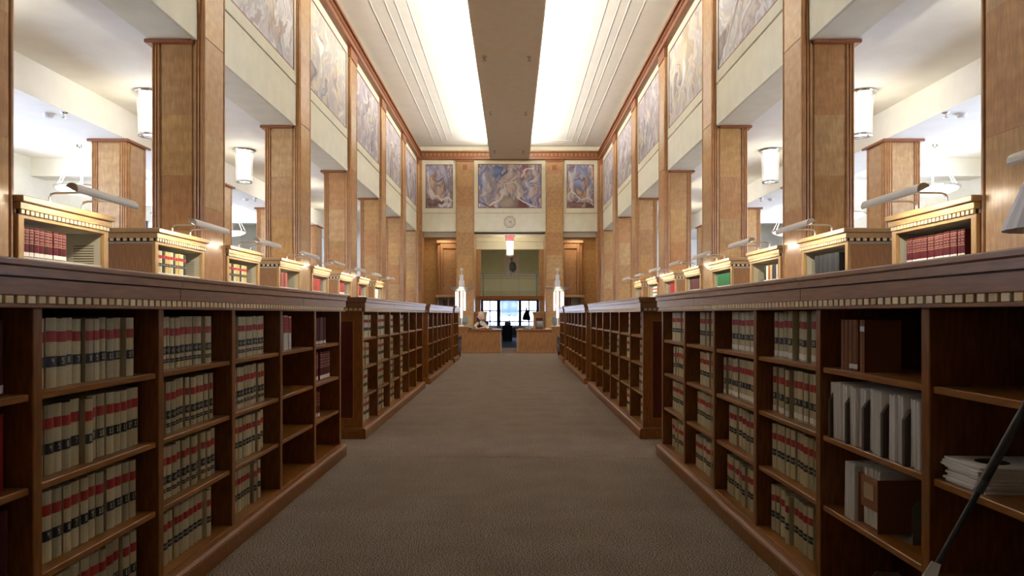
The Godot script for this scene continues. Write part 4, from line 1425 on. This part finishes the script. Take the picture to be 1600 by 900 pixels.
func tall_cases() -> void:
	rng.seed = 555
	# for each bay: books of the bookcase beyond the column, then of the one before the next
	var left := [
		[[0.03, 0.36, [m.maroon, m.maroon, m.dark_maroon], "maroon", 0.045, 0.205, "maroon bound book"], [0.01, 0.26, [m.yellow_tan, m.yellow_tan, m.tan[2], m.dark_green], "simple", 0.052, 0.205, "red-banded law book"]],
		[[0.01, 0.24, [m.tan[2], m.yellow_tan, m.yellow_tan, m.dark_green], "simple", 0.058, 0.205, "red-banded law book"], [0.01, 0.4, [m.pink_red, m.pink_red, m.plum], "", 0.055, 0.21, "faded red book"]],
		[[0.02, 0.3, [m.pink_red, m.red_cloth], "", 0.055, 0.21, "faded red book"], [0.02, 0.35, [m.red_cloth, m.pink_red], "marked", 0.055, 0.21, "red book with white label"]],
		[[0.02, 0.5, [m.red_cloth], "", 0.06, 0.21, "plain red book"], [0.02, 0.3, [m.white_cloth], "", 0.07, 0.21, "white bound book"]],
		[[0.02, 0.3, [m.brown_cloth], "", 0.06, 0.2, "brown book"], [0.02, 0.3, [m.maroon], "", 0.06, 0.2, "maroon bound book"]],
		[[0.02, 0.3, [m.maroon], "", 0.06, 0.2, "maroon bound book"], []]]
	var right := [
		[[0.14, 0.07, [m.maroon], "maroon", 0.037, 0.2, "maroon bound book"], [0.22, 0.12, [m.charcoal], "", 0.1, 0.205, "large black book"]],
		[[0.02, 0.3, [m.yellow_tan, m.brown_cloth, m.white_cloth, m.charcoal, m.charcoal], "marked", 0.06, 0.2, "white-labelled book"], [0.15, 0.14, [m.green_cloth], "marked", 0.075, 0.205, "green bound book"]],
		[[0.06, 0.1, [m.plum, m.dark_maroon], "marked", 0.06, 0.205, "dark plum book"], [0.1, 0.3, [m.red_cloth], "", 0.075, 0.205, "bright red book"]],
		[[0.08, 0.2, [m.white_cloth], "simple", 0.08, 0.205, "white book with dark bands"], [0.1, 0.4, [m.plum, m.brown_cloth], "", 0.06, 0.2, "brown book"]],
		[[0.02, 0.3, [m.brown_cloth], "", 0.06, 0.2, "brown book"], [0.02, 0.3, [m.maroon], "", 0.06, 0.2, "maroon bound book"]],
		[[0.02, 0.3, [m.maroon], "", 0.06, 0.2, "maroon bound book"], []]]
	for s in [-1, 1]:
		var side := "left" if s < 0 else "right"
		for k in range(1, 5):
			var a0 := column_at(k) + COLUMN_DEEP
			var b1 := column_at(k + 1)
			for half in 2:
				var d0 := a0 if half == 0 else b1 - 1.0
				var d1 := a0 + 1.0 if half == 0 else b1
				var place := "tall bookcase %s the %s %s column" % ["just beyond" if half == 0 else "just before", NTH[k if half == 0 else k + 1], side]
				tall_case(s, d0 + 0.002, d1 - 0.002, "golden wood " + place + " of the arcade", "tube reading lamp on two arms over the " + place)
				var q: Array = (left if s < 0 else right)[k - 1][half]
				if q:
					tall_row(s, d0, d1, q[0], q[1], q[2], q[3], q[4], q[5], q[6], place)
		if s > 0:
			book("dark_green_book", "dark green book beside the maroon row in the nearest right bookcase", "", at(3.19, 1.65, 4.46 + 0.12), -PI / 2, 0.035, 0.185, 0.17, m.dark_green, [])
	# the end of one more lamp reaches into the picture from before the nearest right column
	tall_case(1, column_at(1) - 1.0, column_at(1) - 0.002, "golden wood tall bookcase before the nearest right column", "tube reading lamp at the right picture edge before the nearest column")


# ---------------------------------------------------------------- the far desks

func desk(s: int) -> void:
	var side := "left" if s < 0 else "right"
	var x0 := 0.268 if s < 0 else 0.235
	var o := thing("service_desk", "honey wood service desk on the %s of the far passage" % side, "desk", at(s * 0.95, 0, 22.2), "service desks before the far passage")
	board(o, "front_panel", s * x0, s * 1.36, 0.06, 0.71, 21.82, 21.86, m.desk_wood, 0.004)
	board(o, "plinth", s * (x0 - 0.01), s * 1.37, 0, 0.07, 21.79, 21.88, m.desk_wood, 0.006)
	board(o, "counter_plinth", s * 1.35, s * 1.71, 0, 0.07, 21.79, 22.65, m.desk_wood, 0.006)
	board(o, "corner_post", s * (x0 - 0.004), s * (x0 + 0.05), 0.07, 0.72, 21.81, 21.9, m.case_side, 0.008)
	board(o, "inner_side", s * x0, s * (x0 + 0.04), 0.07, 0.71, 21.86, 22.6, m.low_wood)
	board(o, "edge_band", s * x0, s * 1.36, 0.68, 0.725, 21.8, 21.83, m.low_wood, 0.004)
	board(o, "desk_top", s * (x0 - 0.03), s * 1.36, 0.725, 0.76, 21.78, 22.6, m.low_wood, 0.006)
	board(o, "side_counter", s * 1.36, s * 1.7, 0.07, 0.84, 21.8, 22.64, m.desk_wood, 0.004)
	board(o, "counter_top", s * 1.35, s * 1.72, 0.84, 0.87, 21.77, 22.66, m.case_wood, 0.006)


func torchiere(s: int) -> void:
	var o := thing("torchiere", "tall lamp of white light tubes under a metal dish, %s desk counter" % ("left" if s < 0 else "right"), "lamp", at(s * 1.55, 0.87, 22.1), "tube lamps on the desk counters")
	var base := Shape.new()
	base.lathe([Vector2(0.001, 0.04), Vector2(0.06, 0.04), Vector2(0.07, 0.02), Vector2(0.08, 0.018), Vector2(0.08, 0)], Vector3.ZERO, 18)
	part(o, "foot", base.mesh(), m.brushed)
	var rod := Shape.new()
	rod.tube([Vector3(0, 0.03, 0), Vector3(0, 1.2, 0)], 0.02)
	part(o, "stem", rod.mesh(), m.brushed)
	var tubes := [[0.0, 0.075, 0.26, 0.038], [-0.12, 0.05, 0.62, 0.026], [0.1, 0.06, 0.5, 0.032], [-0.19, 0.0, 0.66, 0.02]]
	for t in tubes:
		var pieces := 2 if t[2] < 0.6 else 1
		for i in pieces:
			var y0: float = lerpf(t[2], 1.11, float(i) / pieces)
			var y1: float = lerpf(t[2], 1.11, float(i + 1) / pieces)
			var g := Shape.new()
			g.lathe([Vector2(0.001, y1), Vector2(t[3], y1), Vector2(t[3], y0), Vector2(0.001, y0)], Vector3(s * t[0] * -1.0, 0, t[1]), 12)
			part(o, "lamp_tube", g.mesh(), m.white_tube)
	var dish := Shape.new()
	dish.lathe([Vector2(0.001, 1.12), Vector2(0.2, 1.13), Vector2(0.34, 1.19), Vector2(0.41, 1.25), Vector2(0.4, 1.26), Vector2(0.3, 1.24), Vector2(0.001, 1.22)], Vector3.ZERO, 28)
	part(o, "dish", dish.mesh(), m.brushed)
	for q in [[0.085, 1.22, 1.47], [0.058, 1.47, 1.66]]:
		part(o, "pedestal", box_mesh(Vector3(q[0] * 2, q[2] - q[1], q[0] * 2), 0.006), m.stone, Vector3(0, (q[1] + q[2]) / 2, 0))
	var star := Shape.new()
	var five := PackedVector2Array()
	for i in 10:
		five.append(Vector2.from_angle(PI / 2 + TAU * i / 10) * (0.075 if i % 2 == 0 else 0.03) + Vector2(0, 1.83))
	star.prism(five, Vector3(0, 0, 0.015), Vector3.RIGHT, Vector3.UP, Vector3(0, 0, -0.03))
	star.box(Vector3(0, 1.71, 0), Vector3(0.03, 0.11, 0.03))
	part(o, "star_finial", star.mesh(), m.stone)
	lamp_light(o, Vector3(0, 0.7, 0.22), 0.12, 0.1)


func monitor(where: Vector3, size: Vector3, label: String) -> void:
	var o := thing("computer_monitor", label, "monitor", where, "monitors on the desks")
	part(o, "foot", box_mesh(Vector3(size.x * 0.7, 0.02, 0.16), 0.004), m.dark_grey, Vector3(0, 0.01, 0))
	part(o, "neck", box_mesh(Vector3(0.05, 0.08, 0.04), 0.004), m.dark_grey, Vector3(0, 0.05, 0))
	part(o, "housing", box_mesh(size, 0.012), m.grey_plastic, Vector3(0, 0.05 + size.y / 2, 0))
	part(o, "rear_bulge", box_mesh(Vector3(size.x * 0.7, size.y * 0.6, 0.06), 0.015), m.grey_plastic, Vector3(0, 0.05 + size.y / 2, size.z / 2 + 0.02))


func armchair(s: int) -> void:
	var o := thing("armchair", "brown leather armchair partly hidden behind the far %s low bookcase" % ("left" if s < 0 else "right"), "armchair", at(s * 1.68, 0, 19.75), "leather armchairs by the desks")
	board(o, "seat", s * 1.42, s * 1.95, 0.26, 0.42, 19.5, 20.0, m.leather, 0.04)
	board(o, "backrest", s * 1.88, s * 2.02, 0.2, 0.85, 19.4, 20.1, m.leather, 0.05)
	for e in [[19.36, 19.5], [20.0, 20.14]]:
		var arm := board(o, "arm", s * 1.4, s * 1.98, 0.16, 0.58, e[0], e[1], m.leather, 0.045)
		var pad := Shape.new()
		pad.tube([at(s * 1.4, 0.57, (e[0] + e[1]) / 2), at(s * 1.95, 0.57, (e[0] + e[1]) / 2)], 0.055, 10)
		part(arm, "arm_pad", pad.mesh(), m.leather, -o.position - arm.position)
	for x in [1.45, 1.93]:
		for d in [19.42, 20.08]:
			board(o, "leg", s * x - 0.022, s * x + 0.022, 0, 0.18, d - 0.022, d + 0.022, m.black, 0.005)


func desks() -> void:
	for s in [-1, 1]:
		desk(s)
		torchiere(s)
		armchair(s)
	monitor(at(-1.5, 0.87, 22.45), Vector3(0.27, 0.26, 0.06), "grey computer monitor on the left desk counter beside the tube lamp")
	monitor(at(1.5, 0.87, 22.45), Vector3(0.2, 0.26, 0.06), "grey computer monitor on the right desk counter beside the tube lamp")
	monitor(at(0.98, 0.76, 22.25), Vector3(0.22, 0.22, 0.06), "grey computer monitor standing on the right service desk")
	# papers and small things
	var tray := thing("paper_tray", "greenish slanted folder stand on the right service desk", "folder stand", at(0.62, 0.76, 22.1))
	for i in 4:
		var f := part(tray, "folder", box_mesh(Vector3(0.26, 0.012, 0.2), 0.003), [m.white_paper, plain(Color8(172, 176, 132), 0.7)][i % 2], Vector3(0, 0.02 + 0.03 * i, 0))
		f.rotation.z = 0.35
	part(tray, "stand_base", box_mesh(Vector3(0.3, 0.02, 0.22), 0.004), m.grey_plastic, Vector3(0, 0.01, 0))
	for q in [[0.36, 22.0, 0.16, 0.03, Color8(196, 170, 120), "tan papers at the inner corner of the right service desk"], [1.25, 21.95, 0.2, 0.035, Color8(222, 216, 200), "white papers at the outer end of the right service desk"], [-0.42, 22.0, 0.26, 0.02, Color8(206, 206, 214), "pale papers at the inner corner of the left service desk"], [-1.12, 21.92, 0.2, 0.02, Color8(60, 64, 60), "dark folder lying at the left end of the left desk"]]:
		var p := thing("paper_stack", "stack of " + q[5] if q[5].begins_with("w") else q[5], "papers", at(q[0], 0.76, q[1]), "", 0.1)
		part(p, "sheets", box_mesh(Vector3(q[2], q[3], 0.2), 0.002), plain(q[4], 0.8), Vector3(0, q[3] / 2, 0))
		part(p, "top_sheet", box_mesh(Vector3(q[2] * 0.94, 0.002, 0.19), 0.0), m.white_paper, Vector3(0.01, q[3] + 0.001, 0.005))
	var keys := thing("keyboard", "black keyboard lying on the left service desk", "keyboard", at(-1.2, 0.76, 22.25))
	part(keys, "body", box_mesh(Vector3(0.3, 0.03, 0.15), 0.006), m.black, Vector3(0, 0.015, 0))
	part(keys, "key_field", box_mesh(Vector3(0.28, 0.008, 0.12), 0.002), m.dark_grey, Vector3(0, 0.034, 0))
	var dial := thing("desk_clock", "small round pale yellow desk clock on the left desk", "clock", at(-0.7, 0.76, 21.95))
	var ring := Shape.new()
	ring.lathe([Vector2(0.001, 0.02), Vector2(0.045, 0.02), Vector2(0.055, 0.01), Vector2(0.055, -0.02), Vector2(0.001, -0.02)], Vector3.ZERO, 18)
	var face := part(dial, "case", ring.mesh(), plain(Color8(196, 184, 96), 0.5), Vector3(0, 0.07, 0))
	face.rotation.x = PI / 2
	ring = Shape.new()
	ring.lathe([Vector2(0.001, 0.024), Vector2(0.036, 0.024), Vector2(0.036, 0.02)], Vector3.ZERO, 16)
	part(face, "dial_face", ring.mesh(), m.white_paper)
	part(dial, "foot", box_mesh(Vector3(0.08, 0.02, 0.05), 0.004), m.dark_grey, Vector3(0, 0.01, 0))
	var phone := thing("telephone", "grey desk telephone beside the yellow clock on the left desk", "telephone", at(-0.52, 0.76, 22.25))
	part(phone, "body", box_mesh(Vector3(0.22, 0.06, 0.2), 0.012), m.grey_plastic, Vector3(0, 0.03, 0))
	var grip := Shape.new()
	grip.tube([Vector3(-0.06, 0.09, 0.09), Vector3(-0.06, 0.11, 0.04), Vector3(-0.06, 0.11, -0.04), Vector3(-0.06, 0.09, -0.09)], 0.022, 8)
	part(phone, "handset", grip.mesh(), m.dark_grey)
	# short bookcase ends in the passage
	for s in [-1, 1]:
		var a := 0.83
		var b := 1.24
		var o := thing("passage_bookcase", "wood bookcase end with dentil crown in the far passage, %s side" % ("left" if s < 0 else "right"), "bookcase", at(s * 1.03, 0, 24.2), "bookcase ends in the far passage")
		board(o, "body", s * a, s * b, 0.1, 1.22, 23.95, 24.6, m.desk_wood, 0.004)
		board(o, "plinth", s * (a - 0.02), s * (b + 0.005), 0, 0.1, 23.93, 24.62, m.desk_wood, 0.004)
		board(o, "dentil_bed", s * (a - 0.005), s * (b + 0.003), 1.22, 1.26, 23.94, 24.61, m.dentil_bed)
		for i in 6:
			board(o, "dentil", s * (a + 0.02 + 0.066 * i), s * (a + 0.05 + 0.066 * i), 1.222, 1.256, 23.92, 23.945, m.case_wood)
		board(o, "crown_board", s * (a - 0.03), s * (b + 0.006), 1.26, 1.34, 23.9, 24.64, m.desk_wood, 0.008)
		board(o, "end_panel", s * (a + 0.08), s * (b - 0.08), 0.22, 1.12, 23.94, 23.955, m.panel_wood, 0.004)
	# the office beyond
	var cabinet := thing("office_cabinet", "dark cabinet in the office beyond the far passage", "cabinet", at(-0.15, 0, 30.9))
	board(cabinet, "body", -0.36, 0.08, 0.02, 0.75, 30.7, 31.2, m.dark_grey, 0.008)
	board(cabinet, "door", -0.35, -0.145, 0.06, 0.72, 30.68, 30.7, m.dark_frame, 0.004)
	board(cabinet, "door", -0.135, 0.07, 0.06, 0.72, 30.68, 30.7, m.dark_frame, 0.004)
	var printer := thing("office_printer", "pale grey printer on top of the dark office cabinet", "printer", at(-0.12, 0.75, 30.95))
	part(printer, "body", box_mesh(Vector3(0.3, 0.13, 0.3), 0.02), m.grey_plastic, Vector3(0, 0.065, 0))
	part(printer, "paper_cover", box_mesh(Vector3(0.24, 0.06, 0.22), 0.02), m.stone, Vector3(0, 0.16, 0))
	var coat := thing("coat_stand", "dark coat on a pole silhouetted against the far right window", "coat stand", at(0.87, 0, 33.0))
	var pole := Shape.new()
	pole.tube([Vector3(0, 0.03, 0), Vector3(0, 1.62, 0)], 0.03, 8)
	part(coat, "pole", pole.mesh(), m.dark_frame)
	var disc := Shape.new()
	disc.lathe([Vector2(0.001, 0.04), Vector2(0.2, 0.03), Vector2(0.22, 0)], Vector3.ZERO, 16)
	part(coat, "foot", disc.mesh(), m.dark_frame)
	var drape := Shape.new()
	drape.lathe([Vector2(0.02, 1.58), Vector2(0.05, 1.45), Vector2(0.07, 1.36), Vector2(0.14, 1.26), Vector2(0.19, 1.1), Vector2(0.2, 0.98), Vector2(0.17, 0.95)], Vector3(-0.1, 0, 0), 14)
	part(coat, "coat_cloth", drape.mesh(), plain(Color8(24, 34, 56), 0.8))


# ---------------------------------------------------------------- the person at the left desk

func blend(a: float, b: float, k: float) -> float:
	var h := clampf(0.5 + 0.5 * (b - a) / k, 0.0, 1.0)
	return lerpf(b, a, h) - k * h * (1.0 - h)


# surface nets over tapered capsules [from, to, radius, radius]; colours by the nearest bone's fifth entry
func body_surface(out: Shape, bones: Array, cell: float, soft: float) -> void:
	var lo := Vector3.INF
	var hi := -Vector3.INF
	for b in bones:
		for i in 2:
			lo = lo.min(b[i] - Vector3.ONE * (b[2 + i] + cell * 2))
			hi = hi.max(b[i] + Vector3.ONE * (b[2 + i] + cell * 2))
	var n := Vector3i(((hi - lo) / cell).ceil()) + Vector3i.ONE
	var field := PackedFloat32Array()
	field.resize(n.x * n.y * n.z)
	field.fill(9.0)
	for b in bones:
		var pad: float = maxf(b[2], b[3]) + soft + cell * 2
		var blo := Vector3i(((b[0].min(b[1]) - Vector3.ONE * pad - lo) / cell).floor()).clamp(Vector3i.ZERO, n - Vector3i.ONE)
		var bhi := Vector3i(((b[0].max(b[1]) + Vector3.ONE * pad - lo) / cell).ceil()).clamp(Vector3i.ZERO, n - Vector3i.ONE)
		var ab: Vector3 = b[1] - b[0]
		var len2 := maxf(ab.length_squared(), 1e-9)
		for z in range(blo.z, bhi.z + 1):
			for y in range(blo.y, bhi.y + 1):
				for x in range(blo.x, bhi.x + 1):
					var p := lo + Vector3(x, y, z) * cell
					var t := clampf((p - b[0]).dot(ab) / len2, 0.0, 1.0)
					var i := (z * n.y + y) * n.x + x
					field[i] = blend(field[i], (p - b[0] - ab * t).length() - lerpf(b[2], b[3], t), soft)
	var spots := {}
	var corner := [0, 1, n.x, n.x + 1, n.x * n.y, n.x * n.y + 1, n.x * n.y + n.x, n.x * n.y + n.x + 1]
	for z in n.z - 1:
		for y in n.y - 1:
			for x in n.x - 1:
				var i := (z * n.y + y) * n.x + x
				var inside := 0
				for c in corner:
					if field[i + c] < 0:
						inside += 1
				if inside == 0 or inside == 8:
					continue
				var sum := Vector3.ZERO
				var hits := 0
				for e in [[0, 1], [2, 3], [4, 5], [6, 7], [0, 2], [1, 3], [4, 6], [5, 7], [0, 4], [1, 5], [2, 6], [3, 7]]:
					var fa := field[i + corner[e[0]]]
					var fb := field[i + corner[e[1]]]
					if (fa < 0) != (fb < 0):
						var pa := Vector3(e[0] & 1, (e[0] >> 1) & 1, e[0] >> 2)
						var pb := Vector3(e[1] & 1, (e[1] >> 1) & 1, e[1] >> 2)
						sum += pa.lerp(pb, fa / (fa - fb))
						hits += 1
				spots[i] = lo + (Vector3(x, y, z) + sum / hits) * cell
	var step := [1, n.x, n.x * n.y]
	for z in range(1, n.z - 1):
		for y in range(1, n.y - 1):
			for x in range(1, n.x - 1):
				var i := (z * n.y + y) * n.x + x
				for axis in 3:
					if (field[i] < 0) == (field[i + step[axis]] < 0):
						continue
					var u: int = step[(axis + 1) % 3]
					var w: int = step[(axis + 2) % 3]
					var dir := Vector3.ZERO
					dir[axis] = 1.0 if field[i] < 0 else -1.0
					var p := []
					var q := []
					for k in [i, i - u, i - u - w, i - w]:
						if not spots.has(k):
							break
						p.append(spots[k])
					if p.size() < 4:
						continue
					for v in p:
						var f: Vector3 = (v - lo) / cell
						var g := Vector3i(f.floor()).clamp(Vector3i.ONE, n - Vector3i.ONE * 2)
						var j := (g.z * n.y + g.y) * n.x + g.x
						q.append((Vector3(field[j + 1] - field[j - 1], field[j + n.x] - field[j - n.x], field[j + step[2]] - field[j - step[2]]) + dir * 1e-4).normalized())
					var mid: Vector3 = (p[0] + p[2]) / 2
					var best := 99.0
					for b in bones:
						var ab: Vector3 = b[1] - b[0]
						var t := clampf((mid - b[0]).dot(ab) / maxf(ab.length_squared(), 1e-9), 0.0, 1.0)
						var near: float = (mid - b[0] - ab * t).length() - lerpf(b[2], b[3], t)
						if near < best:
							best = near
							out.tint = b[4]
					out.smooth([p[0], p[1], p[2]], [q[0], q[1], q[2]])
					out.smooth([p[0], p[2], p[3]], [q[0], q[2], q[3]])


func person() -> void:
	# local axes: x to the picture's right, y up, z towards the camera; seated behind the desk, leaning on it and looking to the left
	var o := thing("person", "seated person with fair hair in dark top and beige sleeves, leaning on left desk", "person", at(-0.93, 0, 22.62))
	var dark := Color8(38, 40, 46).srgb_to_linear()
	var sleeve := Color8(186, 168, 148).srgb_to_linear()
	var skin := Color8(206, 156, 130).srgb_to_linear()
	var s := Shape.new()
	s.tinted = true
	var hip := Vector3(0.08, 0.52, -0.14)
	var chest := Vector3(0.04, 0.86, -0.04)
	var neck := Vector3(0.0, 1.03, 0.0)
	var body := [
		[hip, chest, 0.15, 0.15, dark], [chest + Vector3(-0.1, 0.08, 0), chest + Vector3(0.12, 0.08, -0.02), 0.085, 0.085, dark], [chest, neck, 0.11, 0.06, dark], [neck, neck + Vector3(-0.01, 0.07, 0.01), 0.05, 0.048, skin],
		# thighs and shins on the chair
		[hip + Vector3(-0.08, 0, 0), Vector3(-0.1, 0.5, 0.16), 0.085, 0.065, dark], [hip + Vector3(0.08, 0, 0), Vector3(0.14, 0.5, 0.18), 0.085, 0.065, dark],
		[Vector3(-0.1, 0.5, 0.16), Vector3(-0.1, 0.1, 0.12), 0.06, 0.04, dark], [Vector3(0.14, 0.5, 0.18), Vector3(0.14, 0.1, 0.12), 0.06, 0.04, dark],
		[Vector3(-0.1, 0.04, 0.1), Vector3(-0.1, 0.035, 0.24), 0.04, 0.03, dark], [Vector3(0.14, 0.04, 0.1), Vector3(0.14, 0.035, 0.24), 0.04, 0.03, dark],
		# near arm: shoulder, elbow on the desk, forearm across
		[chest + Vector3(-0.02, 0.1, 0.12), Vector3(0.2, 0.822, 0.3), 0.075, 0.055, sleeve], [Vector3(0.2, 0.822, 0.3), Vector3(0.08, 0.806, 0.4), 0.046, 0.036, skin], [Vector3(0.08, 0.806, 0.4), Vector3(-0.04, 0.79, 0.44), 0.036, 0.027, skin],
		[chest + Vector3(-0.12, 0.1, -0.02), Vector3(-0.2, 0.86, 0.12), 0.062, 0.05, sleeve], [Vector3(-0.2, 0.86, 0.12), Vector3(-0.14, 0.795, 0.36), 0.045, 0.028, sleeve]]
	body_surface(s, body, 0.016, 0.03)
	# hands
	for h in [[Vector3(-0.04, 0.79, 0.44), Vector3(-1, 0, 0.15), 1.0], [Vector3(-0.14, 0.795, 0.36), Vector3(0.15, -0.05, 1), -1.0]]:
		var along: Vector3 = h[1].normalized()
		var across: Vector3 = along.cross(Vector3.UP).normalized() * h[2]
		var wrist: Vector3 = h[0]
		var hand := [[wrist, wrist + along * 0.07 + across * 0.018, 0.022, 0.016, skin], [wrist, wrist + along * 0.07 - across * 0.018, 0.022, 0.016, skin]]
		for i in 4:
			var root: Vector3 = wrist + along * 0.075 + across * (0.03 - 0.02 * i)
			var reach: float = [0.036, 0.042, 0.04, 0.03][i]
			var bend := root + along * reach + Vector3(0, 0.004, 0)
			hand.append([root, bend, 0.0095, 0.0085, skin])
			hand.append([bend, bend + along * reach * 0.75 + Vector3(0, -0.012, 0), 0.0085, 0.007, skin])
		hand.append([wrist + along * 0.025 + across * 0.025, wrist + along * 0.06 + across * 0.055, 0.012, 0.009, skin])
		hand.append([wrist + along * 0.06 + across * 0.055, wrist + along * 0.085 + across * 0.058, 0.009, 0.008, skin])
		body_surface(s, hand, 0.004, 0.006)
	# head, turned to the picture's left
	var c := Vector3(-0.03, 1.195, 0.02)
	var head := [[c + Vector3(0.015, 0.015, 0), c + Vector3(0.01, 0.035, 0), 0.082, 0.08, skin], [c + Vector3(-0.03, -0.04, 0), c + Vector3(-0.035, -0.065, 0), 0.056, 0.045, skin], [c + Vector3(-0.05, -0.02, 0), c + Vector3(-0.05, 0.03, 0), 0.045, 0.045, skin],
		[c + Vector3(-0.092, 0.01, 0), c + Vector3(-0.107, -0.018, 0), 0.009, 0.014, skin], [c + Vector3(-0.083, -0.048, -0.014), c + Vector3(-0.083, -0.048, 0.014), 0.009, 0.009, Color8(170, 96, 88).srgb_to_linear()], [c + Vector3(0.01, 0.0, 0.083), c + Vector3(0.015, -0.035, 0.08), 0.016, 0.012, skin], [c + Vector3(0.01, 0.0, -0.083), c + Vector3(0.015, -0.035, -0.08), 0.016, 0.012, skin],
		[c + Vector3(0.0, -0.06, 0), neck, 0.05, 0.05, skin], [c + Vector3(-0.082, 0.01, 0.032), c + Vector3(-0.08, 0.01, 0.034), 0.012, 0.012, Color8(70, 56, 48).srgb_to_linear()], [c + Vector3(-0.082, 0.01, -0.032), c + Vector3(-0.08, 0.01, -0.034), 0.012, 0.012, Color8(70, 56, 48).srgb_to_linear()]]
	body_surface(s, head, 0.006, 0.012)
	var skin_m := plain(Color.WHITE, 0.7)
	skin_m.vertex_color_use_as_albedo = true
	part(o, "figure", s.mesh(), skin_m)
	var hair := Shape.new()
	hair.tinted = true
	var fair := Color8(186, 164, 132).srgb_to_linear()
	body_surface(hair, [[c + Vector3(0.03, 0.04, 0), c + Vector3(0.02, 0.055, 0), 0.088, 0.086, fair], [c + Vector3(0.06, 0.02, 0.03), c + Vector3(0.08, -0.08, 0.04), 0.06, 0.05, fair], [c + Vector3(0.06, 0.02, -0.03), c + Vector3(0.08, -0.08, -0.04), 0.06, 0.05, fair], [c + Vector3(-0.03, 0.085, 0.02), c + Vector3(0.02, 0.095, 0), 0.035, 0.045, fair], [c + Vector3(0.02, 0.02, 0.075), c + Vector3(0.05, -0.07, 0.08), 0.03, 0.025, fair]], 0.008, 0.03)
	part(o, "hair", hair.mesh(), skin_m)
	var stool := thing("office_chair", "dark office chair under the person at the left desk", "chair", at(-0.85, 0, 22.8))
	part(stool, "seat", box_mesh(Vector3(0.46, 0.07, 0.42), 0.02), m.black, Vector3(0, 0.345, 0))
	part(stool, "backrest", box_mesh(Vector3(0.4, 0.36, 0.05), 0.02), m.black, Vector3(0, 0.66, -0.26))
	var post := Shape.new()
	post.tube([Vector3(0, 0.05, 0), Vector3(0, 0.32, 0)], 0.03)
	part(stool, "post", post.mesh(), m.dark_grey)
	var spine := Shape.new()
	spine.tube([Vector3(0, 0.33, -0.18), Vector3(0, 0.38, -0.27), Vector3(0, 0.6, -0.29)], 0.02)
	part(stool, "back_post", spine.mesh(), m.dark_grey)
	for i in 5:
		var a := TAU * i / 5
		var leg := Shape.new()
		leg.tube([Vector3(0, 0.07, 0), Vector3(cos(a) * 0.26, 0.035, sin(a) * 0.26)], 0.025, 8, 0.018)
		leg.ball(Vector3(cos(a) * 0.26, 0.027, sin(a) * 0.26), Vector3.ONE * 0.027, 8)
		part(stool, "leg", leg.mesh(), m.dark_grey)


# ---------------------------------------------------------------- close to the camera

func foreground() -> void:
	var o := thing("leaning_pole", "black telescopic pole leaning against the right front bookcase", "pole", at(0.62, 0, 1.51))
	var foot := at(0.1 + 0.749 * 1.51 - 0.5606 * (1.27 - 0.1406 * 1.51), 0, 1.51)
	o.position = foot
	var up := Vector3(0.5606, 1, 0)
	var low := Shape.new()
	low.tube([up * 0.0, up * 0.9], 0.0065, 12)
	part(o, "lower_tube", low.mesh(), m.black)
	var high := Shape.new()
	high.tube([up * 0.88, up * 1.52], 0.0095, 12)
	part(o, "upper_tube", high.mesh(), m.black)
	var collar := Shape.new()
	collar.tube([up * 0.875, up * 0.9], 0.0102, 12)
	part(o, "collar", collar.mesh(), m.dark_grey)
	var tag := Shape.new()
	tag.prism(PackedVector2Array([Vector2(-0.035, -0.03), Vector2(0.0, -0.05), Vector2(0.02, 0.02), Vector2(0.0, 0.028)]), up * 0.7 + Vector3(-0.012, 0, 0.012), Vector3.RIGHT, Vector3.UP, Vector3(0, 0, 0.002))
	part(o, "paper_tag", tag.mesh(), m.white_paper)

	var lamp := thing("table_lamp", "small lamp with pleated white shade at the right picture edge", "lamp", at(1.645, 1.437, 1.95))
	var base := Shape.new()
	base.lathe([Vector2(0.001, 0.02), Vector2(0.05, 0.018), Vector2(0.062, 0.006), Vector2(0.062, 0)], Vector3.ZERO, 20)
	part(lamp, "base", base.mesh(), m.black)
	var stem := Shape.new()
	stem.tube([Vector3(0, 0.01, 0), Vector3(0, 0.2, 0)], 0.012, 12)
	part(lamp, "stem", stem.mesh(), m.chrome)
	var shade := Shape.new()
	for i in 36:
		var a := TAU * i / 36
		var b := TAU * (i + 1) / 36
		var ra := 1.0 if i % 2 else 0.96
		var rb := 0.96 if i % 2 else 1.0
		var p := [Vector3(cos(a), 0, sin(a)) * 0.125 * ra + Vector3.UP * 0.075, Vector3(cos(b), 0, sin(b)) * 0.125 * rb + Vector3.UP * 0.075, Vector3(cos(b), 0, sin(b)) * 0.06 * rb + Vector3.UP * 0.24, Vector3(cos(a), 0, sin(a)) * 0.06 * ra + Vector3.UP * 0.24]
		shade.quad(p[0], p[1], p[2], p[3], Vector3(cos(a), 0.4, sin(a)))
	part(lamp, "pleated_shade", shade.mesh(), m.white_paper)


func _ready() -> void:
	rng.seed = 1
	view_and_light()
	make_materials()
	make_book_materials()
	hall()
	far_wall()
	low_cases()
	tall_cases()
	ceiling_lamps()
	paintings()
	far_wall_fittings()
	desks()
	person()
	right_case_contents()
	foreground()
